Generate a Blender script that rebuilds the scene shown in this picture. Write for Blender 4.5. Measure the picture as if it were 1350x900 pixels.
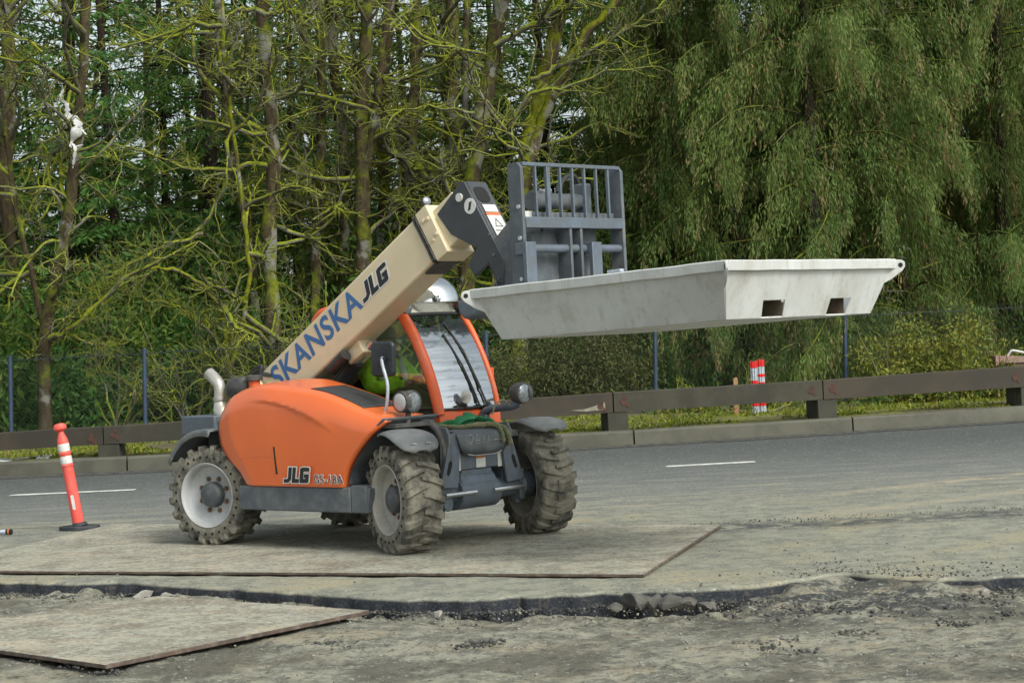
import bpy, math, random
import numpy as np
from mathutils import Vector, Matrix, noise
for o in list(bpy.data.objects): bpy.data.objects.remove(o)
SC = bpy.context.scene
COL = SC.collection
RNG = np.random.default_rng(7)
random.seed(7)
R = math.radians
# ------------------------------------------------------------------ camera
FPX, CAMH, PITCH, ROLL = 2600.1, 1.5589, 0.00067, -0.04953
def cam_rows():
    cp, sp = math.cos(PITCH), math.sin(PITCH)
    f = np.array([0, cp, sp]); u = np.array([0, -sp, cp]); r = np.array([1., 0, 0])
    cr, sr = math.cos(ROLL), math.sin(ROLL)
    return cr*r+sr*u, -sr*r+cr*u, f
CR, CU, CF = cam_rows()
# the camera rolls so that the road climbs to the right
cam = bpy.data.objects.new('camera', bpy.data.cameras.new('camera')); COL.objects.link(cam)
cam.data.sensor_width = 36; cam.data.lens = FPX*36/1350
cam.data.clip_start = .1; cam.data.clip_end = 2000
M = Matrix.Identity(4)
for i in range(3):
    M[i][0], M[i][1], M[i][2] = CR[i], CU[i], -CF[i]
M[2][3] = CAMH
cam.matrix_world = M
SC.camera = cam
def at(px, py, Y):
    """point of the place at depth Y that was surveyed from the photograph"""
    d = CR*((px-675)/FPX)+CU*((450-py)/FPX)+CF
    return np.array([0, 0, CAMH])+d*(Y/d[1])
# ------------------------------------------------------------------ light: bright overcast
SUN_EL, SUN_AZ = 44, 140           # azimuth clockwise from +Y (north): behind the camera, to the right
w = bpy.data.worlds.new('World'); SC.world = w; w.use_nodes = True
nt = w.node_tree; bg = nt.nodes['Background']
sky = nt.nodes.new('ShaderNodeTexSky'); sky.sky_type = 'NISHITA'; sky.sun_disc = False
sky.sun_elevation = R(SUN_EL); sky.sun_rotation = R(SUN_AZ)
sky.air_density = 1.0; sky.dust_density = 4.0; sky.ozone_density = 1.0
hs = nt.nodes.new('ShaderNodeHueSaturation'); hs.inputs['Saturation'].default_value = .38
nt.links.new(sky.outputs[0], hs.inputs['Color'])
cl = nt.nodes.new('ShaderNodeMix'); cl.data_type = 'RGBA'; cl.blend_type = 'MULTIPLY'; cl.inputs[0].default_value = 1; cl.inputs[7].default_value = (.95, 1, .955, 1)
nt.links.new(hs.outputs[0], cl.inputs[6]); nt.links.new(cl.outputs[2], bg.inputs[0])
bg.inputs[1].default_value = .15
sun = bpy.data.objects.new('sun', bpy.data.lights.new('sun', 'SUN')); COL.objects.link(sun)
sun.data.energy = 1.5; sun.data.angle = R(20); sun.data.color = (1, .98, .90)
az, el = R(SUN_AZ), R(SUN_EL)
sd = Vector((math.sin(az)*math.cos(el), math.cos(az)*math.cos(el), math.sin(el)))
sun.rotation_euler = sd.to_track_quat('Z', 'Y').to_euler()
VS = SC.view_settings
VS.view_transform = 'Standard'; VS.look = 'None'; VS.gamma = 1; VS.use_curve_mapping = False
VS.exposure = 0.52
SC.cycles.max_bounces = 8; SC.cycles.transparent_max_bounces = 16
# ------------------------------------------------------------------ materials
class NT:
    def __init__(s, name):
        s.m = bpy.data.materials.new(name); s.m.use_nodes = True
        s.t = s.m.node_tree; s.b = s.t.nodes['Principled BSDF']; s.out = s.t.nodes['Material Output']
    def n(s, typ, **k):
        n = s.t.nodes.new('ShaderNode'+typ)
        for a, v in k.items(): setattr(n, a, v)
        return n
    def l(s, a, b): s.t.links.new(a, b)
    def pos(s, obj=True, scale=(1, 1, 1)):
        o = s.n('TexCoord').outputs['Object'] if obj else s.n('NewGeometry').outputs['Position']
        mp = s.n('Mapping'); mp.inputs['Scale'].default_value = scale
        s.l(o, mp.inputs[0]); return mp.outputs[0]
    def noise(s, vec, scale, detail=5, rough=.6, dist=0):
        n = s.n('TexNoise'); n.inputs['Scale'].default_value = scale; n.inputs['Detail'].default_value = detail
        n.inputs['Roughness'].default_value = rough; n.inputs['Distortion'].default_value = dist
        s.l(vec, n.inputs['Vector']); return n.outputs[0]
    def ramp(s, fac, lo, hi, a=0., b=1.):
        n = s.n('MapRange', interpolation_type='SMOOTHSTEP')
        n.inputs[1].default_value = lo; n.inputs[2].default_value = hi
        n.inputs[3].default_value = a; n.inputs[4].default_value = b
        s.l(fac, n.inputs[0]); return n.outputs[0]
    def math(s, op, a, b):
        n = s.n('Math', operation=op)
        for i, v in enumerate((a, b)):
            if isinstance(v, (int, float)): n.inputs[i].default_value = v
            else: s.l(v, n.inputs[i])
        return n.outputs[0]
    def mix(s, fac, a, b):
        n = s.n('Mix', data_type='RGBA')
        for i, v in ((0, fac), (6, a), (7, b)):
            if isinstance(v, (int, float)): n.inputs[i].default_value = v
            elif isinstance(v, tuple): n.inputs[i].default_value = (*v, 1)
            else: s.l(v, n.inputs[i])
        return n.outputs[2]
    def bump(s, h, strength=.3, dist=.01):
        n = s.n('Bump'); n.inputs['Strength'].default_value = strength; n.inputs['Distance'].default_value = dist
        s.l(h, n.inputs['Height']); s.l(n.outputs[0], s.b.inputs['Normal'])
    def xyz(s, v):
        n = s.n('SeparateXYZ'); s.l(v, n.inputs[0]); return n.outputs
    def col(s, c):
        if isinstance(c, tuple): s.b.inputs['Base Color'].default_value = (*c, 1)
        else: s.l(c, s.b.inputs['Base Color'])
DUST = (.30, .275, .225)
def pm(name, c, c2=None, scale=6, rough=.5, metal=0, bump=0, bscale=60, dirt=0, dirtc=DUST, dscale=5, lo=.45, hi=.7, streak=0, coat=0):
    t = NT(name); v = t.pos()
    c2 = c2 or tuple(x*.8 for x in c)
    k = t.mix(t.ramp(t.noise(v, scale), .35, .65), c, c2)
    if streak:
        vs = t.pos(scale=(1, 1, .08)); k = t.mix(t.math('MULTIPLY', t.ramp(t.noise(vs, 22, 6, .7), .5, .72), streak), k, dirtc)
    rg = rough
    if dirt:
        d = t.math('MULTIPLY', t.ramp(t.noise(v, dscale, 8, .7), lo, hi), dirt)
        k = t.mix(d, k, dirtc)
        mr = t.n('MapRange'); mr.inputs[3].default_value = rough; mr.inputs[4].default_value = .9
        t.l(d, mr.inputs[0]); t.l(mr.outputs[0], t.b.inputs['Roughness'])
    else: t.b.inputs['Roughness'].default_value = rough
    t.col(k); t.b.inputs['Metallic'].default_value = metal
    if coat: t.b.inputs['Coat Weight'].default_value = coat; t.b.inputs['Coat Roughness'].default_value = .12
    if bump: t.bump(t.noise(v, bscale, 6, .65), bump, .004)
    return t.m
MAT = {}
MAT['orange'] = pm('orange paint', (.80, .165, .042), (.75, .145, .036), 1.5, .32, dirt=.22, dirtc=(.55, .30, .18), dscale=3, lo=.5, hi=.8, coat=.35, bump=.03, bscale=9)
MAT['orange_dark'] = pm('orange frame paint', (.72, .11, .022), None, 3, .4, dirt=.3, dscale=6)
MAT['grille'] = pm('black grille mesh', (.03, .032, .035), (.045, .047, .05), 90, .55, bump=.5, bscale=260)
MAT['steel_dark'] = pm('dark grey painted steel', (.095, .111, .127), (.072, .084, .097), 7, .5, dirt=.5, dirtc=(.25, .25, .235), dscale=5, lo=.42, hi=.75, bump=.08)
MAT['steel_clean'] = pm('charcoal painted steel', (.05, .056, .064), (.04, .044, .05), 5, .42, dirt=.25, dirtc=(.16, .15, .14), dscale=6, lo=.5, hi=.8, bump=.05)
MAT['steel_blue'] = pm('blue grey worn steel', (.125, .155, .195), (.085, .105, .13), 9, .45, metal=.2, dirt=.45, dirtc=(.2, .2, .2), dscale=9, bump=.08)
MAT['dusty_black'] = pm('dusty black plastic', (.035, .036, .038), (.05, .05, .05), 8, .6, dirt=.5, dirtc=(.19, .18, .16), dscale=6, lo=.4, hi=.75)
MAT['fender'] = pm('grey dusty fender plastic', (.15, .165, .175), (.11, .12, .13), 8, .55, dirt=.6, dirtc=(.27, .265, .25), dscale=5, lo=.35, hi=.7)
MAT['rubber'] = pm('dusty tyre rubber', (.085, .078, .066), (.05, .048, .043), 14, .88, dirt=.85, dirtc=(.255, .235, .185), dscale=6, lo=.38, hi=.62, bump=.3, bscale=70)
MAT['hole'] = pm('sidewall hole shadow rubber', (.012, .012, .012), None, 5, .9)
MAT['rim'] = pm('pale grey rim paint', (.41, .42, .43), (.34, .35, .36), 6, .45, dirt=.5, dirtc=(.36, .33, .27), dscale=6, lo=.45, hi=.75)
MAT['rim_dusty'] = pm('mud dusted rim paint', (.40, .39, .36), (.3, .29, .26), 6, .6, dirt=.7, dirtc=(.33, .30, .24), dscale=6, lo=.35, hi=.7)
MAT['hub'] = pm('dark hub', (.055, .065, .078), (.08, .085, .09), 14, .55, dirt=.4, dirtc=(.2, .19, .17), dscale=12)
MAT['nut'] = pm('rusty nut', (.17, .09, .045), (.1, .06, .035), 30, .7)
MAT['cream'] = pm('cream boom paint', (.70, .60, .41), (.65, .55, .37), 3, .42, dirt=.3, dirtc=(.36, .28, .18), dscale=4, lo=.52, hi=.8, coat=.15)
MAT['white_roof'] = pm('cream white roof panel', (.72, .70, .62), None, 4, .35, dirt=.3, dscale=8)
MAT['silver'] = pm('brushed exhaust steel', (.55, .53, .49), (.42, .39, .34), 9, .33, metal=.55, dirt=.3, dscale=10)
MAT['chrome'] = pm('zinc rod', (.6, .6, .6), None, 9, .3, metal=.9)
MAT['blue_letter'] = pm('blue decal', (.045, .135, .33), (.05, .15, .35), 8, .4)
MAT['black_letter'] = pm('black decal', (.02, .02, .026), None, 8, .4)
MAT['white_letter'] = pm('white decal', (.78, .78, .76), None, 8, .4)
MAT['sticker'] = pm('off white sticker', (.66, .66, .63), (.55, .55, .53), 30, .5)
MAT['sticker_orange'] = pm('orange sticker band', (.65, .16, .05), None, 8, .5)
MAT['pale_line'] = pm('chalk scrawl', (.34, .34, .33), None, 30, .8)
MAT['hose'] = pm('black hose', (.02, .02, .022), None, 10, .5, dirt=.3, dirtc=(.15, .14, .12))
MAT['hi_vis'] = pm('hi vis jacket', (.52, .80, .035), (.26, .46, .02), 13, .8, bump=.9, bscale=16)  # darker second tone paints the shade of folds into the cloth
MAT['reflective'] = pm('grey reflective tape', (.5, .52, .5), None, 10, .4)
MAT['skin'] = pm('skin', (.42, .24, .17), None, 10, .55)
MAT['cap'] = pm('teal cap cloth', (.06, .2, .2), None, 20, .8)
MAT['eye'] = pm('dark eye', (.03, .02, .02), None, 10, .3)
MAT['cloth_dark'] = pm('dark trousers', (.03, .035, .05), None, 20, .85)
MAT['seat'] = pm('black vinyl seat', (.022, .022, .024), None, 20, .6)
MAT['panel_olive'] = pm('drab trim panel', (.17, .15, .09), None, 12, .7)
MAT['strap_green'] = pm('green nylon strap', (.02, .16, .06), (.03, .22, .09), 40, .75, bump=.3, bscale=120)
MAT['strap_tan'] = pm('faded tan strap', (.30, .27, .17), (.2, .22, .12), 25, .85, bump=.3, bscale=120)
MAT['tub'] = pm('worn white painted steel', (.55, .565, .565), (.47, .475, .465), 2.5, .55, dirt=.55, dirtc=(.30, .275, .215), dscale=3.0, lo=.50, hi=.74, streak=.45, bump=.06, bscale=14)
MAT['tub_in'] = pm('brown fork tunnel', (.16, .12, .08), (.1, .075, .05), 10, .8)
MAT['del_orange'] = pm('faded orange plastic', (.80, .085, .065), (.72, .10, .08), 10, .5, dirt=.25, dirtc=(.5, .3, .22), dscale=8)
MAT['red_tape'] = pm('red reflective tape', (.75, .02, .02), None, 10, .4)
MAT['galv'] = pm('galvanised steel', (.50, .56, .64), (.38, .41, .45), 25, .5, metal=.3)
MAT['rubber_base'] = pm('black rubber base', (.022, .028, .036), None, 20, .7, dirt=.4, dirtc=(.14, .14, .13))
MAT['wood_stake'] = pm('weathered stake', (.36, .2, .1), (.28, .15, .08), 15, .85)
MAT['wood_box'] = pm('brown painted wood', (.30, .185, .15), (.23, .14, .11), 9, .8, dirt=.3)
MAT['fence_blue'] = pm('blue black fence post', (.030, .055, .105), (.025, .04, .075), 10, .5)
MAT['wire'] = pm('dark coated wire', (.03, .045, .05), None, 10, .5)
MAT['plastic_bag'] = pm('white plastic film', (.80, .80, .80), (.72, .72, .74), 20, .35)
MAT['white_board'] = pm('white sheet', (.6, .6, .6), None, 12, .6, dirt=.3)
MAT['road_paint'] = pm('worn white road paint', (.66, .66, .62), (.5, .5, .47), 6, .7, dirt=.5, dirtc=(.3, .3, .28), dscale=12)
MAT['mirror_black'] = pm('black mirror shell', (.022, .026, .032), None, 8, .4, dirt=.2, dirtc=(.12, .12, .12))
MAT['crumb'] = pm('dusty asphalt crumbs', (.04, .042, .044), (.12, .115, .10), 2.2, .95)
MAT['chunk'] = pm('broken asphalt', (.06, .058, .054), (.14, .128, .108), 5, .92, bump=.9, bscale=45)
MAT['chunk_pale'] = pm('dusty concrete lump', (.30, .28, .245), (.2, .19, .17), 9, .92, bump=.8, bscale=45)
_t = NT('white plastic film'); _t.col((.78, .78, .78)); _t.b.inputs['Roughness'].default_value = .35
_l = _t.n('BsdfTranslucent'); _l.inputs[0].default_value = (.8, .8, .8, 1); _x = _t.n('MixShader'); _x.inputs[0].default_value = .4
_t.l(_t.b.outputs[0], _x.inputs[1]); _t.l(_l.outputs[0], _x.inputs[2]); _t.l(_x.outputs[0], _t.out.inputs[0]); _t.bump(_t.noise(_t.pos(), 14, 4, .6), .9, .03); MAT['plastic_bag'] = _t.m
def glass(name, tint, refl, wav=0, gloss_rough=.02, band=0):
    t = NT(name); t.t.nodes.remove(t.b)
    tr = t.n('BsdfTransparent'); tr.inputs[0].default_value = (*tint, 1)
    gl = t.n('BsdfGlossy'); gl.inputs['Roughness'].default_value = gloss_rough; gl.inputs[0].default_value = (.95, .97, 1, 1)
    fr = t.n('LayerWeight'); fr.inputs['Blend'].default_value = .25
    f = t.math('ADD', t.math('MULTIPLY', fr.outputs['Fresnel'], .9), refl)
    if band:      # paints dark reflections: mirror strength faded across the top, wavy lower edge, thin streaks
        v = t.pos(); z = t.math('ADD', t.xyz(v)[2], t.math('MULTIPLY', t.noise(t.pos(scale=(3, 5, 9)), 3, 3, .6), .16))
        f = t.math('MULTIPLY', f, t.ramp(z, band+.02, band+.09, 1, .14))
        f = t.math('MULTIPLY', f, t.ramp(t.noise(t.pos(scale=(3, 2.2, 18)), 2.2, 3, .6), .30, .46, .62, 1))
    if wav:
        b = t.n('Bump'); b.inputs['Strength'].default_value = wav; b.inputs['Distance'].default_value = .05
        t.l(t.noise(t.pos(scale=(1.2, .6, 7)), 1.4, 2, .45), b.inputs['Height']); t.l(b.outputs[0], gl.inputs['Normal'])
    mx = t.n('MixShader'); t.l(f, mx.inputs[0]); t.l(tr.outputs[0], mx.inputs[1]); t.l(gl.outputs[0], mx.inputs[2])
    t.l(mx.outputs[0], t.out.inputs[0]); return t.m
MAT['windshield'] = glass('coated windscreen glass with painted reflections', (.36, .43, .43), .50, .5, .02, 1.68)
MAT['side_glass'] = glass('tinted side glass', (.88, .94, .88), .03)
MAT['dome'] = glass('scratched clear dome', (.62, .64, .64), .62, .25, .08)
MAT['lens'] = pm('lamp lens', (.34, .37, .40), (.20, .22, .25), 60, .08, metal=.5, bump=.4, bscale=90)
MAT['lens_white'] = pm('white marker lens', (.46, .47, .48), (.36, .37, .38), 60, .2, bump=.3, bscale=90)
def trunk_mat(name, bark, bark2, moss, moss2, mlo, mhi, grey=(.30, .30, .28)):
    t = NT(name); v = t.pos(False); g = t.n('NewGeometry')
    nz = t.xyz(g.outputs['Normal'])[2]
    k = t.mix(t.ramp(t.noise(t.pos(False, (1, 1, .3)), 14, 6, .7), .38, .62), bark, bark2)
    k = t.mix(t.math('MULTIPLY', t.ramp(t.noise(v, 1.6, 4), .55, .62), .7), k, grey)
    mm = t.mix(t.ramp(t.noise(v, 9, 4), .35, .65), moss, moss2)
    f = t.ramp(t.math('ADD', t.math('MULTIPLY', nz, .22), t.noise(v, 2.3, 6, .65)), mlo, mhi)
    t.col(t.mix(f, k, mm)); t.b.inputs['Roughness'].default_value = .95
    t.b.inputs['Specular IOR Level'].default_value = .15
    t.bump(t.noise(v, 30, 5, .7), .8, .02); return t.m
MOSS, MOSS2 = (.25, .275, .016), (.13, .165, .012)
MAT['bark_moss'] = trunk_mat('mossy maple bark', (.078, .060, .036), (.042, .032, .020), (.15, .17, .014), (.085, .11, .012), .48, .64, (.25, .25, .23))
MAT['bark_moss_heavy'] = trunk_mat('thickly mossed bark', (.085, .06, .04), (.06, .045, .03), (.20, .21, .012), (.11, .13, .010), .38, .58)
MAT['twig_moss'] = trunk_mat('mossy twigs', (.15, .14, .105), (.085, .08, .055), (.25, .275, .02), (.14, .17, .02), .45, .60, (.23, .23, .20))
MAT['bark_dark'] = trunk_mat('dark conifer bark', (.045, .032, .025), (.03, .022, .018), (.08, .09, .015), (.06, .07, .01), .62, .8, (.1, .09, .08))
def leaf_mat(name, a, b, c, trans=.44, nscale=1.3, cfrac=.75):
    t = NT(name); at_ = t.n('Attribute'); at_.attribute_name = 'rnd'; r = at_.outputs['Fac']
    v = t.pos(False)
    f = t.math('ADD', t.math('MULTIPLY', r, .6), t.math('MULTIPLY', t.noise(v, nscale, 3), .6))
    k = t.mix(t.ramp(f, .3, .85), a, b)
    at2 = t.n('Attribute'); at2.attribute_name = 'rnd2'
    k = t.mix(t.ramp(at2.outputs['Fac'], cfrac, cfrac+.2), k, c)
    t.col(k); t.b.inputs['Roughness'].default_value = .6; t.b.inputs['Specular IOR Level'].default_value = .25
    tl = t.n('BsdfTranslucent'); t.l(k, tl.inputs[0]); mx = t.n('MixShader'); mx.inputs[0].default_value = trans
    t.l(t.b.outputs[0], mx.inputs[1]); t.l(tl.outputs[0], mx.inputs[2]); t.l(mx.outputs[0], t.out.inputs[0]); return t.m
MAT['needle'] = leaf_mat('dark conifer needles', (.050, .140, .036), (.120, .265, .060), (.17, .25, .055))
MAT['needle2'] = leaf_mat('olive conifer needles', (.060, .138, .030), (.135, .245, .050), (.19, .24, .055))
MAT['cedar'] = leaf_mat('drooping cedar foliage', (.072, .140, .035), (.180, .252, .066), (.30, .235, .105), .48, 1.6, .74)
MAT['thicket'] = leaf_mat('olive brown thicket leaves', (.060, .066, .022), (.135, .135, .042), (.06, .12, .02), .2, 2.5, .75)
MAT['bramble'] = leaf_mat('bramble leaves', (.10, .15, .03), (.25, .26, .045), (.24, .22, .05), .3, 3, .65)
MAT['grass'] = leaf_mat('mossy grass', (.10, .15, .015), (.24, .26, .03), (.22, .17, .06), .3, 1.1, .8)
MAT['fern'] = leaf_mat('low green leaves', (.03, .07, .015), (.09, .15, .025), (.15, .14, .03), .25, 2, .8)
# ------------------------------------------------------------------ mesh builders
class MB:
    def __init__(s): s.v = []; s.f = []; s.mi = []; s.cur = 0
    def add(s, vs, fs):
        k = len(s.v); s.v += [tuple(map(float, p)) for p in vs]
        s.f += [tuple(i+k for i in f) for f in fs]; s.mi += [s.cur]*len(fs); return s
    def box(s, x0, x1, y0, y1, z0, z1):
        return s.add([(x, y, z) for x in (x0, x1) for y in (y0, y1) for z in (z0, z1)],
                     [(0, 1, 3, 2), (4, 6, 7, 5), (0, 4, 5, 1), (2, 3, 7, 6), (0, 2, 6, 4), (1, 5, 7, 3)])
    def prism(s, poly, a0, a1, ax='y'):
        def P(p, a):
            return {'y': (p[0], a, p[1]), 'x': (a, p[0], p[1]), 'z': (p[0], p[1], a)}[ax]
        n = len(poly)
        return s.add([P(p, a0) for p in poly]+[P(p, a1) for p in poly],
                     [tuple(range(n))[::-1], tuple(range(n, 2*n))]+[(i, (i+1) % n, n+(i+1) % n, n+i) for i in range(n)])
    def tube(s, pts, rad, n=8, cap=True, flat=1.0):
        pts = [Vector(p) for p in pts]; m = len(pts)
        if isinstance(rad, (int, float)): rad = [rad]*m
        vs = []; prev = None
        for i, p in enumerate(pts):
            t = (pts[min(i+1, m-1)]-pts[max(i-1, 0)]).normalized()
            if prev is None:
                prev = t.orthogonal().normalized()
            prev = (prev-t*prev.dot(t)).normalized(); b = t.cross(prev)
            for k in range(n):
                a = 2*math.pi*k/n
                vs.append(p+prev*(rad[i]*math.cos(a))+b*(rad[i]*flat*math.sin(a)))
        fs = [(i*n+k, i*n+(k+1) % n, (i+1)*n+(k+1) % n, (i+1)*n+k) for i in range(m-1) for k in range(n)]
        if cap: fs += [tuple(range(n))[::-1], tuple(range((m-1)*n, m*n))]
        return s.add(vs, fs)
    def cyl(s, p0, p1, r, n=16, r1=None): return s.tube([p0, p1], [r, r if r1 is None else r1], n)
    def lathe(s, prof, c=(0, 0, 0), n=32, axis='y', close=False):
        vs = []; m = len(prof)
        for k in range(n):
            a = 2*math.pi*k/n
            for r, h in prof:
                q = {'y': (r*math.cos(a), h, r*math.sin(a)), 'z': (r*math.cos(a), r*math.sin(a), h), 'x': (h, r*math.cos(a), r*math.sin(a))}[axis]
                vs.append((c[0]+q[0], c[1]+q[1], c[2]+q[2]))
        e = m if close else m-1
        return s.add(vs, [(k*m+i, k*m+(i+1) % m, ((k+1) % n)*m+(i+1) % m, ((k+1) % n)*m+i) for k in range(n) for i in range(e)])
    def grid(s, P):          # P[i][j] points
        a, b = len(P), len(P[0])
        return s.add([p for r in P for p in r], [(i*b+j, i*b+j+1, (i+1)*b+j+1, (i+1)*b+j) for i in range(a-1) for j in range(b-1)])
    def build(s, name, mats, parent=None, bevel=0, smooth=35, solid=0, seg=2, weld=0):
        me = bpy.data.meshes.new(name); me.from_pydata(s.v, [], s.f)
        if not isinstance(mats, (list, tuple)): mats = [mats]
        for m in mats: me.materials.append(MAT[m] if isinstance(m, str) else m)
        me.polygons.foreach_set('material_index', s.mi)
        import bmesh
        bm = bmesh.new(); bm.from_mesh(me)
        if weld: bmesh.ops.remove_doubles(bm, verts=bm.verts, dist=weld)
        bmesh.ops.recalc_face_normals(bm, faces=bm.faces); bm.to_mesh(me); bm.free()
        if smooth:
            me.polygons.foreach_set('use_smooth', [True]*len(me.polygons)); me.set_sharp_from_angle(angle=R(smooth))
        o = bpy.data.objects.new(name, me); COL.objects.link(o)
        if parent: o.parent = parent
        if solid:
            md = o.modifiers.new('solid', 'SOLIDIFY'); md.thickness = solid; md.offset = 0
        if bevel:
            md = o.modifiers.new('bevel', 'BEVEL'); md.width = bevel; md.segments = seg; md.limit_method = 'ANGLE'; md.angle_limit = R(40)
        return o
def tag(o, label=None, cat=None, group=None, kind=None):
    if label: o['label'] = label
    if cat: o['category'] = cat
    if group: o['group'] = group
    if kind: o['kind'] = kind
    return o
def thing(name, label, cat, loc=(0, 0, 0), rz=0, group=None):
    o = bpy.data.objects.new(name, None); COL.objects.link(o); o.empty_display_size = .3
    o.location = loc; o.rotation_euler = (0, 0, rz); return tag(o, label, cat, group)
def arr_mesh(name, V, F, mat, parent=None, attrs=None, smooth=False):
    """V (n,3), F (m,k) arrays -> object, quickly"""
    me = bpy.data.meshes.new(name); k = F.shape[1]
    me.vertices.add(len(V)); me.vertices.foreach_set('co', V.astype(np.float32).ravel())
    me.loops.add(F.size); me.loops.foreach_set('vertex_index', F.astype(np.int32).ravel())
    me.polygons.add(len(F)); me.polygons.foreach_set('loop_start', np.arange(0, F.size, k, dtype=np.int32))
    if smooth: me.polygons.foreach_set('use_smooth', np.ones(len(F), bool))
    for an, av in (attrs or {}).items():
        a = me.attributes.new(an, 'FLOAT', 'POINT'); a.data.foreach_set('value', av.astype(np.float32))
    me.update(calc_edges=True); me.materials.append(MAT[mat])
    o = bpy.data.objects.new(name, me); COL.objects.link(o)
    if parent: o.parent = parent
    return o
def norm(a): return a/(np.linalg.norm(a, axis=-1, keepdims=True)+1e-9)
class Leaves:
    def __init__(s): s.V = []; s.r = []; s.r2 = []
    def add(s, c, d, ln, wd, r=None, r2=None):
        n = len(c); d = norm(d); side = norm(np.cross(d, RNG.normal(size=(n, 3))))
        ln = np.broadcast_to(ln, n)[:, None]; wd = np.broadcast_to(wd, n)[:, None]
        q = np.stack([c, c+d*ln*.45+side*wd*.5, c+d*ln, c+d*ln*.45-side*wd*.5], 1)
        s.V.append(q.reshape(-1, 3))
        s.r.append(np.repeat(RNG.random(n) if r is None else r, 4)); s.r2.append(np.repeat(RNG.random(n) if r2 is None else r2, 4))
    def build(s, name, mat, parent=None):
        V = np.concatenate(s.V); return arr_mesh(name, V, np.arange(len(V)).reshape(-1, 4), mat, parent, {'rnd': np.concatenate(s.r), 'rnd2': np.concatenate(s.r2)})
class Tubes:
    """many thin tapered tubes in one mesh (branches, twigs, wires)"""
    def __init__(s): s.V = []; s.F = []; s.k = 0
    def add(s, pts, rad, n):
        pts = np.asarray(pts, float); m = len(pts); rad = np.broadcast_to(rad, m)
        t = norm(np.gradient(pts, axis=0)); ref = np.array([.3, .2, .93]) if abs(t[0, 2]) < .85 else np.array([1., .1, .1])
        u = norm(np.cross(t, ref)); b = np.cross(t, u)
        a = np.arange(n)*2*np.pi/n
        ring = pts[:, None]+rad[:, None, None]*(u[:, None]*np.cos(a)[None, :, None]+b[:, None]*np.sin(a)[None, :, None])
        s.V.append(ring.reshape(-1, 3))
        i, j = np.meshgrid(np.arange(m-1), np.arange(n), indexing='ij'); jn = (j+1) % n
        s.F.append(np.stack([i*n+j, i*n+jn, (i+1)*n+jn, (i+1)*n+j], -1).reshape(-1, 4)+s.k); s.k += m*n
    def build(s, name, mat, parent=None):
        return arr_mesh(name, np.concatenate(s.V), np.concatenate(s.F), mat, parent, smooth=True)
def text_mesh(name, body, mat, parent, O, ex, ey, size, offset=0, shear=0, space=1, lift=0, depth=.0012):
    cu = bpy.data.curves.new('t', 'FONT'); cu.body = body; cu.size = size; cu.offset = offset; cu.shear = shear
    cu.space_character = space; cu.extrude = depth; cu.resolution_u = 4
    o = bpy.data.objects.new('t', cu); COL.objects.link(o); dg = bpy.context.evaluated_depsgraph_get()
    me = bpy.data.meshes.new_from_object(o.evaluated_get(dg)); bpy.data.objects.remove(o)
    me.name = name; O, ex, ey = Vector(O), Vector(ex).normalized(), Vector(ey).normalized(); ez = ex.cross(ey)
    for v in me.vertices: v.co = O+ex*v.co.x+ey*v.co.y+ez*(v.co.z+lift)
    me.materials.clear(); me.materials.append(MAT[mat])
    r = bpy.data.objects.new(name, me); COL.objects.link(r); r.parent = parent; return r
def poly_sheet(name, mat, parent, polys, O, ex, ey, lift, depth=.0015):
    """flat cut-out decal of real thickness from 2-D polygons"""
    O, ex, ey = Vector(O), Vector(ex).normalized(), Vector(ey).normalized(); ez = ex.cross(ey); m = MB()
    for p in polys:
        n = len(p); lo = [O+ex*a+ey*b+ez*(lift-depth) for a, b in p]; hi = [O+ex*a+ey*b+ez*lift for a, b in p]
        m.add(lo+hi, [tuple(range(n))[::-1], tuple(range(n, 2*n))]+[(i, (i+1) % n, n+(i+1) % n, n+i) for i in range(n)])
    return m.build(name, mat, parent, smooth=0)
def fbm(x, y, s, o=5):
    return noise.fractal(Vector((x*s, y*s, 3.7)), 1.0, 2.1, o)
def cr(pts, n):
    """Catmull-Rom through pts -> n points"""
    P = np.array(pts, float); P = np.vstack([2*P[0]-P[1], P, 2*P[-1]-P[-2]]); m = len(P)-3
    out = []
    for t in np.linspace(0, m-1e-6, n):
        i = int(t); f = t-i; a, b, c, d = P[i:i+4]
        out.append(.5*((2*b)+(c-a)*f+(2*a-5*b+4*c-d)*f*f+(3*b-a-3*c+d)*f**3))
    return np.array(out)
# ================================================================== SETTING: ground, road, kerb
def kerb_y(x):
    xc = min(max(x, -9), 9); s = .108+.0301*xc
    return 28.387+.108*xc+.01507*xc*xc+s*(x-xc)
CUT = [(-60, 34), (-14, 19.2), (-6, 15.75), (-3.89, 14.72), (-3.0, 14.3), (-2.05, 13.66), (-1.35, 13.02), (-.83, 12.62), (-.2, 12.42), (.52, 12.34), (1.05, 12.30), (1.45, 12.30), (1.75, 12.5), (2.05, 12.72), (2.35, 12.45), (2.61, 12.2), (3.08, 12.2), (4.5, 12.1), (14, 11.2), (60, 6)]
CX, CY = [p[0] for p in CUT], [p[1] for p in CUT]
def cut_y(x):
    return float(np.interp(x, CX, CY))+.10*fbm(x, 1, 1.3, 4)+.07*fbm(x, 5, 5, 4)+.025*fbm(x, 8, 17, 2)
ROADZ, PITZ = -.03, -.132
def xs_list(a, b, d, far):
    l = [-far, -far*.5, -far*.25, a-6, a-3, a-1]; m = list(np.arange(a, b+d/2, d)); return l+m+[b+1, b+3, b+6, far*.25, far*.5, far]
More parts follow.
